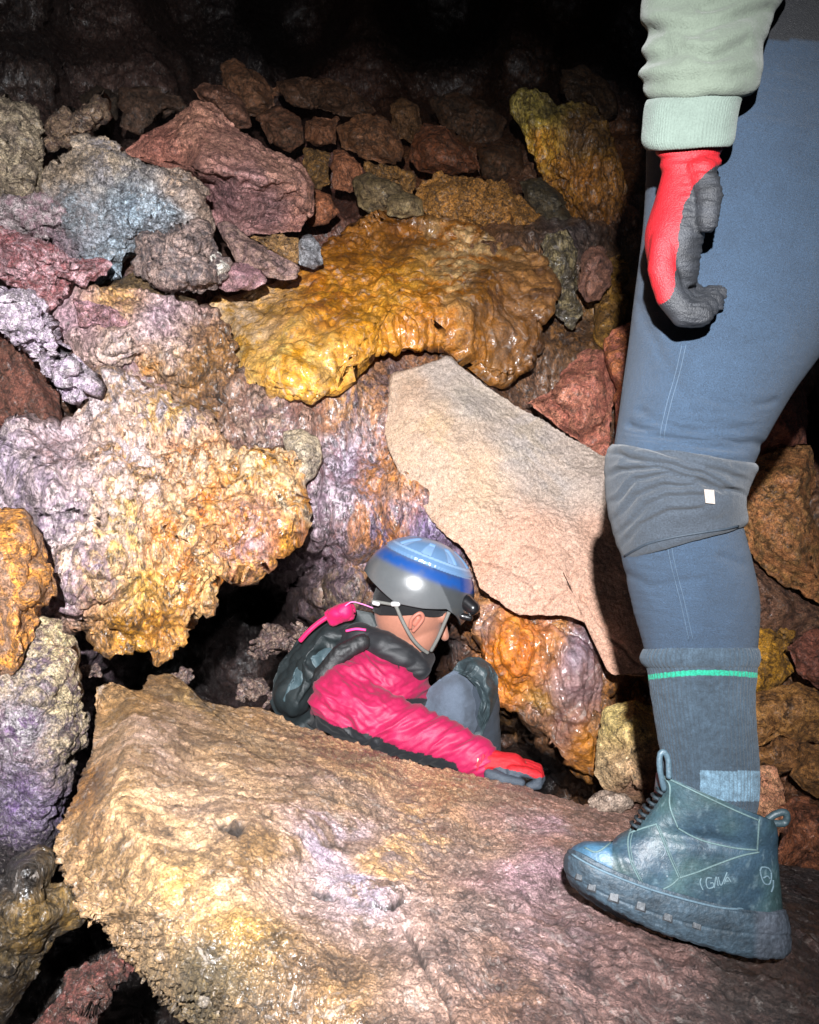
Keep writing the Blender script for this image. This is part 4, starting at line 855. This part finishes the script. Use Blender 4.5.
cloth_obj('tongue_tab', tube_pts(lp, .0034, 12), FM['leather'], boot, (60, 78, 88), lambda V, n_: .0006 * fbm(V * 200, 2))
lacg = []
for k in range(7):
    x0, y0 = 657 - k * 4.2, 792 + k * 5.6
    lacg.append(tube_pts(catmull([P(x0 + 6, y0 + 2, .925), P(x0 + 1, y0 - 1, .93), P(x0 - 1, y0 - 3, .955), P(x0 + 1, y0 - 4, .98)], 14), .0019))
cloth_obj('laces', join(lacg), FM['thread'], boot, (34, 44, 50))

# the other foot and hand, outside the picture
cloth_obj('boot', fuse(chain([(985,770,1.27,.058),(986,870,1.3,.05),(935,905,1.28,.045),(895,912,1.26,.038)]) + chain([(995,912,1.3,.045),(900,925,1.26,.042)]), .005, 3), FM['leather'], pa, (46, 66, 68))
cloth_obj('glove', fuse(chain([(905,90,1.25,.036),(905,160,1.25,.038),(903,205,1.25,.042)]) + [c_ for k in range(4) for c_ in chain([(896 + 5 * k,205,1.22 + .022 * k,.0135),(895 + 5 * k,240,1.22 + .022 * k,.0125),(902 + 5 * k,262,1.22 + .022 * k,.0115)])] + chain([(915,150,1.22,.015),(922,195,1.21,.012)]), .004, 3), FM['glove'], pa, (136, 10, 20))

# hoodie, sleeve, cuff
SL = [(735,-300,815,-260,.9,.06),(712,-200,805,-170,.87,.062),(680,-90,795,-70,.85,.062),(654,-30,784,-10,.84,.06),(647,10,768,20,.835,.058),(650,40,757,48,.83,.056),(645,72,756,75,.83,.055),(645,90,753,90,.83,.051),(652,99,742,98,.83,.045)]
def sleeve_disp(V, Nn):
    x, y, d = proj(V)
    a = (y + .45 * (x - 700)) / 30.0; b = (y - .55 * (x - 700)) / 34.0
    cs = 0
    for g, a_ in (([(648,62),(680,52),(712,60),(745,44)], .006), ([(655,30),(690,34),(730,18),(765,8)], .006), ([(700,8),(735,2),(770,-8)], .005), ([(646,84),(690,80),(745,76)], .004), ([(668,45),(700,40)], .004)):
        cs = cs - a_ * np.exp(-(linedist(x + 5 * fbm(V * 16, 2), y + 5 * fbm(V * 16 + 3, 2), g) / 5.5) ** 2) + a_ * .7 * np.exp(-(linedist(x, y + 11, g) / 7) ** 2)
    return cs + .0045 * (1 - np.abs(fbm(np.stack([x / 90, a * .7, d * 0], 1), 2)) * 2.5) * np.clip((y + 60) / 60, .4, 1) * np.clip((99 - y) / 18, 0, 1) + .004 * fbm(np.stack([x / 70, b, d * 0 + 4], 1), 2) + .0008 * fbm(V * 40, 2)
hood = cloth_obj('sweatshirt', fuse([loft(SL, n=70, M=48), loft([(700,-345,840,-345,1.05,.1),(680,-290,868,-290,1.05,.15),(672,-200,876,-200,1.04,.145),(670,-120,866,-110,1.02,.14),(668,-75,862,-60,1.0,.138)], M=48)] + chain([(840,-270,1.18,.065),(900,-60,1.25,.055),(905,80,1.25,.042)]), .0035, 6), FM['fleece'], pa, (76, 84, 74), sleeve_disp)
CU = [(654,96,740,96,.83,.043),(647,104,737,104,.83,.043),(645,125,733,124,.83,.042),(644,142,731,139,.83,.040),(650,150,727,146,.83,.036),(656,146,722,143,.83,.031)]
def ribd(n, M, k, a):
    def f(V, Nn):
        o_ = np.zeros(len(V)); th = (np.arange(n * M) % M) / M * 2 * math.pi; o_[:n * M] = a * np.abs(np.sin(th * k)); return o_ + .0012 * fbm(V * 25, 2)
    return f
cloth_obj('cuff', loft(CU, n=70, M=320, e=2.2), FM['fleece'], hood, (80, 91, 84), ribd(70, 320, 45, .0006))

# hand in a red glove with grey coated palm, thumb side towards us, fingers loosely curled
gp = [loft([(658,142,720,142,.83,.026),(657,152,720,156,.83,.026),(662,172,716,176,.83,.027),(656,200,712,205,.83,.033),(647,228,703,234,.83,.036),(646,246,699,252,.835,.036),(649,266,697,272,.84,.034),(655,284,694,286,.845,.028)], n=40, M=40)]
for k, (dd, lng, ox) in enumerate([(.814, 1.0, 0), (.828, 1.08, 5), (.846, 1.02, 11), (.862, .90, 17)]):
    gp += chain([(668 + ox, 226, dd + .006, .0135), (664 + ox, 245, dd, .0140), (662 + ox, 268 + 60 * (lng - 1), dd, .0145), (670 + ox, 296 + 12 * (lng - 1), dd, .0142), (684 + ox, 314 - 4 * k, dd, .0136), (701 + ox, 314 - 6 * k, dd, .0126)])
gp += chain([(700,172,.812,.016),(709,196,.80,.0135),(707,222,.796,.0108)])
def glove_col(V):
    x, y, d = proj(V)
    xb = np.interp(y, [140, 158, 170, 185, 205, 235, 262, 285, 300, 318], [760, 735, 708, 694, 684, 678, 676, 676, 668, 640]) + 3 * fbm(V * 60, 2)
    c = np.where((x < xb)[:, None], lin((136, 10, 20)), lin((28, 30, 34)))
    m = (x >= xb); c[m] *= (1 + .9 * fbm(V[m] * (25, 25, 110), 3))[:, None]
    return c
def glove_disp(V, Nn):
    x, y, d = proj(V)
    pal = 1 / (1 + np.exp(-(x - 683) / 3))
    w_ = np.exp(-((y - 160) / 12) ** 2)
    return .0016 * w_ * np.sin(y / 2.4 + .3 * x / 10) + pal * .0014 * fbm(np.stack([x / 24, y / 4.5, d * 30], 1), 2, True) + .0008 * fbm(V * 40, 2)
cloth_obj('glove', fuse(gp, .0016, 6), FM['glove'], pa, glove_col, glove_disp)

# ================================================================== the crouching person in pink
def cam_dir(v): return (np.asarray(v, float) @ RM.T)
f_ = np.array([.92, -.36, -.10]); f_ /= np.linalg.norm(f_); u_ = np.array([.34, .93, .06]); u_ -= f_ * u_.dot(f_); u_ /= np.linalg.norm(u_); s_ = np.cross(f_, u_)
if s_[2] < 0: s_ = -s_
FA, UA, SA = cam_dir(f_), cam_dir(u_), cam_dir(s_); AX = [FA, UA, SA]
def H(c, f, u, s): return c + FA * f + UA * u + SA * s
pbase = P(420, 900, 2.1)
pb = empty('person', pbase)
tag(pb, 'person in pink jacket and blue-grey helmet crouching in the hollow behind the boulder', 'person')
HC = P(414, 611, 1.95)
body = [ellipsoid(H(HC, -.012, .012, 0), AX, (.088, .105, .074)), ellipsoid(H(HC, .028, -.045, 0), AX, (.052, .07, .055))]
def hcap(a, b, ra, rb): return capsule(H(HC, *a), H(HC, *b), ra, rb, 14, 5)
body += [hcap((.055, -.092, 0), (.06, -.088, 0), .017, .016), hcap((.076, .0, 0), (.094, -.032, 0), .009, .0115), hcap((.074, -.058, -.014), (.074, -.058, .014), .009, .009), hcap((.072, -.07, -.012), (.072, -.07, .012), .009, .009),
         hcap((.062, .018, -.035), (.062, .018, .035), .017, .017), hcap((.02, -.07, .035), (.048, -.09, .012), .014, .014), hcap((.02, -.07, -.035), (.048, -.09, -.012), .014, .014)]
body += chain([(400,632,1.955,.055),(385,655,1.98,.062)])
body += [loft([(360,648,412,660,2.0,.07),(338,668,425,680,2.0,.13),(322,700,420,715,2.02,.16),(318,740,410,750,2.05,.15),(330,800,420,800,2.1,.14),(345,840,430,840,2.12,.15)], n=50, M=40)]
body += chain([(372,678,1.94,.05),(340,706,1.86,.042),(410,735,1.78,.038),(472,757,1.70,.025),(500,764,1.68,.025),(518,768,1.675,.022)])
body += chain([(400,690,2.14,.05),(430,740,2.2,.042),(470,800,2.2,.03)])
body += chain([(395,800,2.08,.085),(440,735,2.0,.075),(474,695,1.97,.055),(478,770,2.05,.05),(480,860,2.1,.036),(505,880,2.08,.03)])
body += chain([(410,840,2.25,.085),(500,850,2.35,.06),(490,980,2.4,.04)])
bo = cloth_obj('body', fuse(body, .0032, 5), FM['skin'], pb, (150, 102, 84))
ear = tube_pts(catmull([H(HC, -.004, -.03, .072), H(HC, -.010, -.006, .079), H(HC, .002, .014, .080), H(HC, .014, .006, .078), H(HC, .010, -.016, .077), H(HC, .004, -.034, .073)], 30), .0045)
cloth_obj('ear', join([ear, capsule(H(HC, .002, -.014, .070), H(HC, .004, .0, .072), .008, .008)]), FM['skin'], bo, (158, 96, 80))
# helmet
HM = P(418, 589, 1.95)
def dome(c, r, table, n=130, M=360, top=90, band=None):
    az = np.arange(M) * 2 * math.pi / M; a_ = np.degrees(np.abs((az + math.pi) % (2 * math.pi) - math.pi))
    er = np.interp(a_, [t[0] for t in table], [t[1] for t in table])
    t = np.linspace(0, 1, n)[:, None]; el = np.radians(top + (er[None] - top) * t)
    x = r[0] * np.cos(el) * np.cos(az); y = r[1] * np.sin(el); z = r[2] * np.cos(el) * np.sin(az)
    V = c + x[..., None] * FA + y[..., None] * UA + z[..., None] * SA
    return V.reshape(-1, 3), np.degrees(el).ravel(), np.tile(az, n), grid_faces(n, M)
tab = [(0, -20), (22, -19), (45, -8), (62, -3), (85, -11), (112, -17), (140, -8), (165, -2), (180, -2)]
Vo, EL, AZ, Qo = dome(HM, np.array([.140, .122, .108]), tab)
Vi, _, _, Qi = dome(HM, np.array([.130, .112, .098]), tab)
n_, M_ = 130, 360; A_ = np.degrees(np.abs((AZ + math.pi) % (2 * math.pi) - math.pi))
nb_ = len(Vo); jj = np.arange(M_); j2 = (jj + 1) % M_; r0_ = (n_ - 1) * M_
rimq = np.stack([r0_ + jj, r0_ + j2, nb_ + r0_ + j2, nb_ + r0_ + jj], 1)
Qh = np.concatenate([Qo, Qi[:, ::-1] + nb_, rimq])
ridge_up = np.where((EL > 38), .004, 0)
vent = ((np.abs(((AZ * 57.3) % 42) - 21) < 8) & (EL > 48) & (EL < 70))
Nh = Vo - HM; Nh /= np.linalg.norm(Nh, axis=1)[:, None]
Vo2 = Vo + Nh * (ridge_up - vent * .005)[:, None]
ch = np.tile(lin((84, 87, 89)), (len(Vo), 1))
ch[(A_ < 58 + (EL) * .9)] = lin((60, 63, 65))
kb_ = (1 / (1 + np.exp(-(EL - 21) / 1.2)) * 1 / (1 + np.exp((EL - 35) / 1.5)))[:, None]; kb_ = kb_ * (1 - .25 * np.clip(fbm(Vo * 40, 3) * 3, 0, 1))[:, None]; ch = ch * (1 - kb_) + lin((24, 66, 128)) * kb_; ch[(EL > 20) & (EL <= 36) & (A_ < 50)] = lin((20, 58, 120))
ch[EL > 36] = lin((88, 118, 152)); ch[vent] = lin((112, 142, 176)); ch[(EL > 44) & (EL < 47)] = lin((120, 148, 178))
chn = np.concatenate([ch, np.tile(lin((24, 24, 26)), (len(Vi), 1))])
helmet = empty('helmet', HM); par(helmet, pb)
make_mesh('helmet_shell', np.concatenate([Vo2, Vi]), Qh, None, FM['plastic'], helmet, True, chn)
cloth_obj('headlamp_mount', fuse([capsule(P(466,602,1.90), P(473,608,1.89), .019, .017), capsule(P(462,616,1.90), P(470,618,1.90), .008, .008)], .002, 2), FM['plastic'], helmet, (22, 22, 24))
# black balaclava band and straps
Vb, ELb, AZb, Qb = dome(H(HC, -.012, .012, 0), np.array([.095, .112, .081]), [(0, 8), (40, 5), (65, 0), (85, -2), (110, -12), (140, -22), (180, -24)], n=60, M=120)
Nb = Vb - HC; Nb /= np.linalg.norm(Nb, axis=1)[:, None]
make_mesh('headband', Vb + Nb * (.002 * fbm(Vb * 60, 2))[:, None], Qb, None, FM['fleece'], pb, True, np.tile(lin((18, 18, 20)), (len(Vb), 1)))
def ribbon(pts, r=.0045): return tube_pts(catmull(pts, 30), r)
cloth_obj('chin_strap', join([ribbon([P(396,606,1.855), P(403,622,1.862), P(412,638,1.872), P(421,648,1.89), P(428,653,1.905)]), ribbon([P(449,612,1.86), P(444,624,1.868), P(438,638,1.88), P(431,651,1.90)]), ribbon([P(372,601,1.87), P(384,603,1.862), P(396,605,1.856)], .004)]), FM['thread'], helmet, (104, 104, 100))
cloth_obj('buckle', capsule(P(393,604,1.853), P(398,604,1.853), .006, .006), FM['plastic'], helmet, (180, 180, 180))
cloth_obj('buckle', capsule(P(374,603,1.862), P(378,604,1.862), .005, .005), FM['plastic'], helmet, (180, 180, 180))
# jacket
jk = [loft([(356,646,414,660,1.98,.085),(332,666,428,682,1.98,.145),(315,698,426,716,2.0,.175),(310,740,416,750,2.03,.165),(325,800,424,800,2.08,.155)], n=60, M=48)]
jk += chain([(374,676,1.92,.074),(342,702,1.83,.072),(372,718,1.79,.066),(425,737,1.745,.054),(468,754,1.70,.041),(478,758,1.69,.037)])
jk += chain([(400,690,2.12,.075),(430,740,2.2,.062),(462,790,2.2,.048)])
def jk_col(V):
    x, y, d = proj(V); w_ = 2 * fbm(V * 30, 2)
    under = y > np.interp(x, [300, 320, 367, 406, 440, 457, 470], [712, 717, 733, 748, 757, 762, 790]) + w_
    yoke = y < np.interp(x, [300, 313, 320, 332, 350, 373, 392, 398, 404, 460], [720, 684, 672, 660, 650, 644, 652, 672, 640, 600]) + w_
    front = (x > 402) & (y > 698) & (d > 1.84)
    c = np.tile(lin((154, 14, 66)), (len(V), 1)); c[under | yoke | front] = lin((24, 26, 30)); c[(d > 2.12)] = lin((30, 30, 34))
    return c
def jk_disp(V, Nn):
    x, y, d = proj(V)
    a = ((x - 340) * .93 + (y - 700) * .37); b = (-(x - 340) * .37 + (y - 700) * .93)
    nn_ = fbm(np.stack([a / 24 + .5 * b / 16, b / 45 + a / 120, d * 2], 1), 3)
    up_ = fbm(np.stack([(x + y) / 60, (y - x * .8) / 20, d * 2 + 5], 1), 3)
    wf = np.clip((a - 20) / 40, 0, 1)
    return .0125 * ((1 - np.abs(nn_) * 2.2) * wf + (1 - np.abs(up_) * 2.2) * (1 - wf)) - .004 + .0015 * fbm(V * 45, 2)
jacket = cloth_obj('jacket', fuse(jk, .0026, 5), FM['shell'], pb, jk_col, jk_disp)
cloth_obj('collar', fuse(chain([(338,640,1.98,.030),(356,636,1.93,.032),(384,645,1.90,.034),(404,657,1.895,.034),(418,668,1.90,.030),(424,658,1.94,.024)]), .0026, 4), FM['shell'], jacket, (22, 24, 28), lambda V, n2: .004 * fbm(V * (12, 12, 22), 2, True))
# glove on the ledge
gb = [capsule(P(478,760,1.685), P(486,762,1.68), .034, .030)] + chain([(484,762,1.68,.029),(500,765,1.675,.028),(514,766,1.672,.025)]) + chain([(496,770,1.665,.022),(514,774,1.66,.020)])
for k, (dy, dd) in enumerate([(0, 1.695), (2, 1.678), (5, 1.66), (8, 1.645)]):
    gb += chain([(512,763 + dy,dd,.0118), (527,764 + dy,dd,.0108), (538,768 + dy,dd,.0100), (541 - k,779 + dy * .7,dd,.0094), (536 - 2 * k,784 + dy * .3,dd,.009)])
gb += chain([(490,774,1.64,.013), (506,780,1.63,.0115), (520,783,1.63,.0098)])
def gb_col(V):
    x, y, d = proj(V)
    ln = np.interp(x, [465, 480, 500, 520, 535, 550], [790, 772, 767, 772, 778, 776]) + 1.5 * fbm(V * 60, 2)
    c = np.where((y < ln)[:, None], lin((184, 26, 36)), lin((62, 70, 80)))
    return c
cloth_obj('glove', fuse(gb, .002, 2), FM['glove'], pb, gb_col, lambda V, n2: .0012 * fbm(V * (30, 60, 60), 3, True))
cloth_obj('glove_cuff', loft([(466,770,480,741,1.69,.036),(470,772,486,744,1.685,.036),(475,774,491,747,1.68,.034)], n=24, M=80), FM['glove'], pb, lambda V: np.where(((proj(V)[0] - (proj(V)[1] - 757) * -.5) % 14 < 4)[:, None], lin((250, 190, 160)), lin((228, 40, 60))), lambda V, n2: .002 * np.sin(proj(V)[0] * 1.2))
# raised leg: leggings and knee pad
rock('leggings', [(424,700),(429,688),(440,679),(454,670),(466,675),(476,687),(482,703),(479,722),(472,738),(463,748),(440,750),(415,740)], 1.93, .07, ((84,94,108),(78,88,102)), 'none', cen=(455,708), parent=pb, mat=FM['legging'], res=1.3, soft=6, minjit=.1, seed=0, gy=0)
rock('knee_pad', [(452,671),(458,662),(468,657),(480,657),(491,664),(498,676),(498,694),(492,712),(485,728),(480,742),(470,744),(476,728),(480,712),(481,700),(476,687),(466,676)], 1.93, .075, ((50,62,66),(44,54,58)), 'none', cen=(486,684), parent=pb, mat=FM['leather'], res=1.1, soft=5, minjit=.2, seed=0, gy=0)
cloth_obj('leggings', fuse(chain([(395,800,2.08,.095),(440,735,2.0,.085),(472,698,1.97,.066),(478,770,2.05,.06),(480,860,2.1,.046)]) + chain([(410,840,2.25,.095),(500,850,2.35,.07),(490,980,2.4,.05)]), .004, 4), FM['legging'], pb, (46, 54, 64), lambda V, n2: .002 * fbm(V * 20, 2, True))
# backpack
bp_ = empty('backpack', P(300, 725, 2.0))
tag(bp_, 'black backpack with pink straps worn by the crouching person', 'backpack')
def pk_rel(): pass
pm = rock('bag_body', [(298,642),(312,628),(330,616),(352,608),(372,612),(382,622),(372,640),(345,652),(328,668),(318,690),(314,712),(316,735),(290,726),(276,716),(270,700),(272,680),(280,664)], 2.0, .12, ((30,38,40),(24,28,30)), 'cloth', cen=(305,682), parent=bp_, mat=FM['pack'], res=1.3, soft=5, minjit=.2, gy=-.02)
rock('side_pocket', [(296,668),(312,654),(336,644),(352,642),(336,656),(322,672),(306,692),(292,708),(284,700)], 1.93, .04, ((58,76,82),(40,50,54)), 'cloth', cen=(306,678), parent=bp_, mat=FM['pack'], res=1.2, soft=4, minjit=.2)
rock('top_pad', [(325,613),(337,607),(350,604),(353,610),(352,617),(342,621),(332,624)], 1.93, .03, ((190,14,84),(180,12,80)), 'cloth', parent=bp_, mat=FM['shell'], res=.8, soft=2, minjit=.1)
cloth_obj('strap', tube_pts(catmull([P(300,641,1.93), P(308,632,1.925), P(317,624,1.925), P(327,617,1.925)], 30), .0062), FM['shell'], bp_, (190, 14, 84))
cloth_obj('piping', tube_pts(catmull([P(345,606,1.90), P(352,602,1.90), P(362,604,1.895), P(373,608,1.895)], 20), .0016), FM['thread'], bp_, (214, 120, 170))
cloth_obj('strap', tube_pts(catmull([P(346,631,1.89), P(356,629,1.885), P(366,630,1.885)], 20), .0032), FM['shell'], bp_, (226, 60, 130))
cloth_obj('shoulder_strap', fuse(chain([(318,700,1.87,.02),(322,676,1.86,.022),(340,654,1.86,.022),(362,642,1.87,.02)]), .003, 4), FM['pack'], bp_, (24, 26, 28), lambda V, n2: .002 * fbm(V * 50, 2, True))
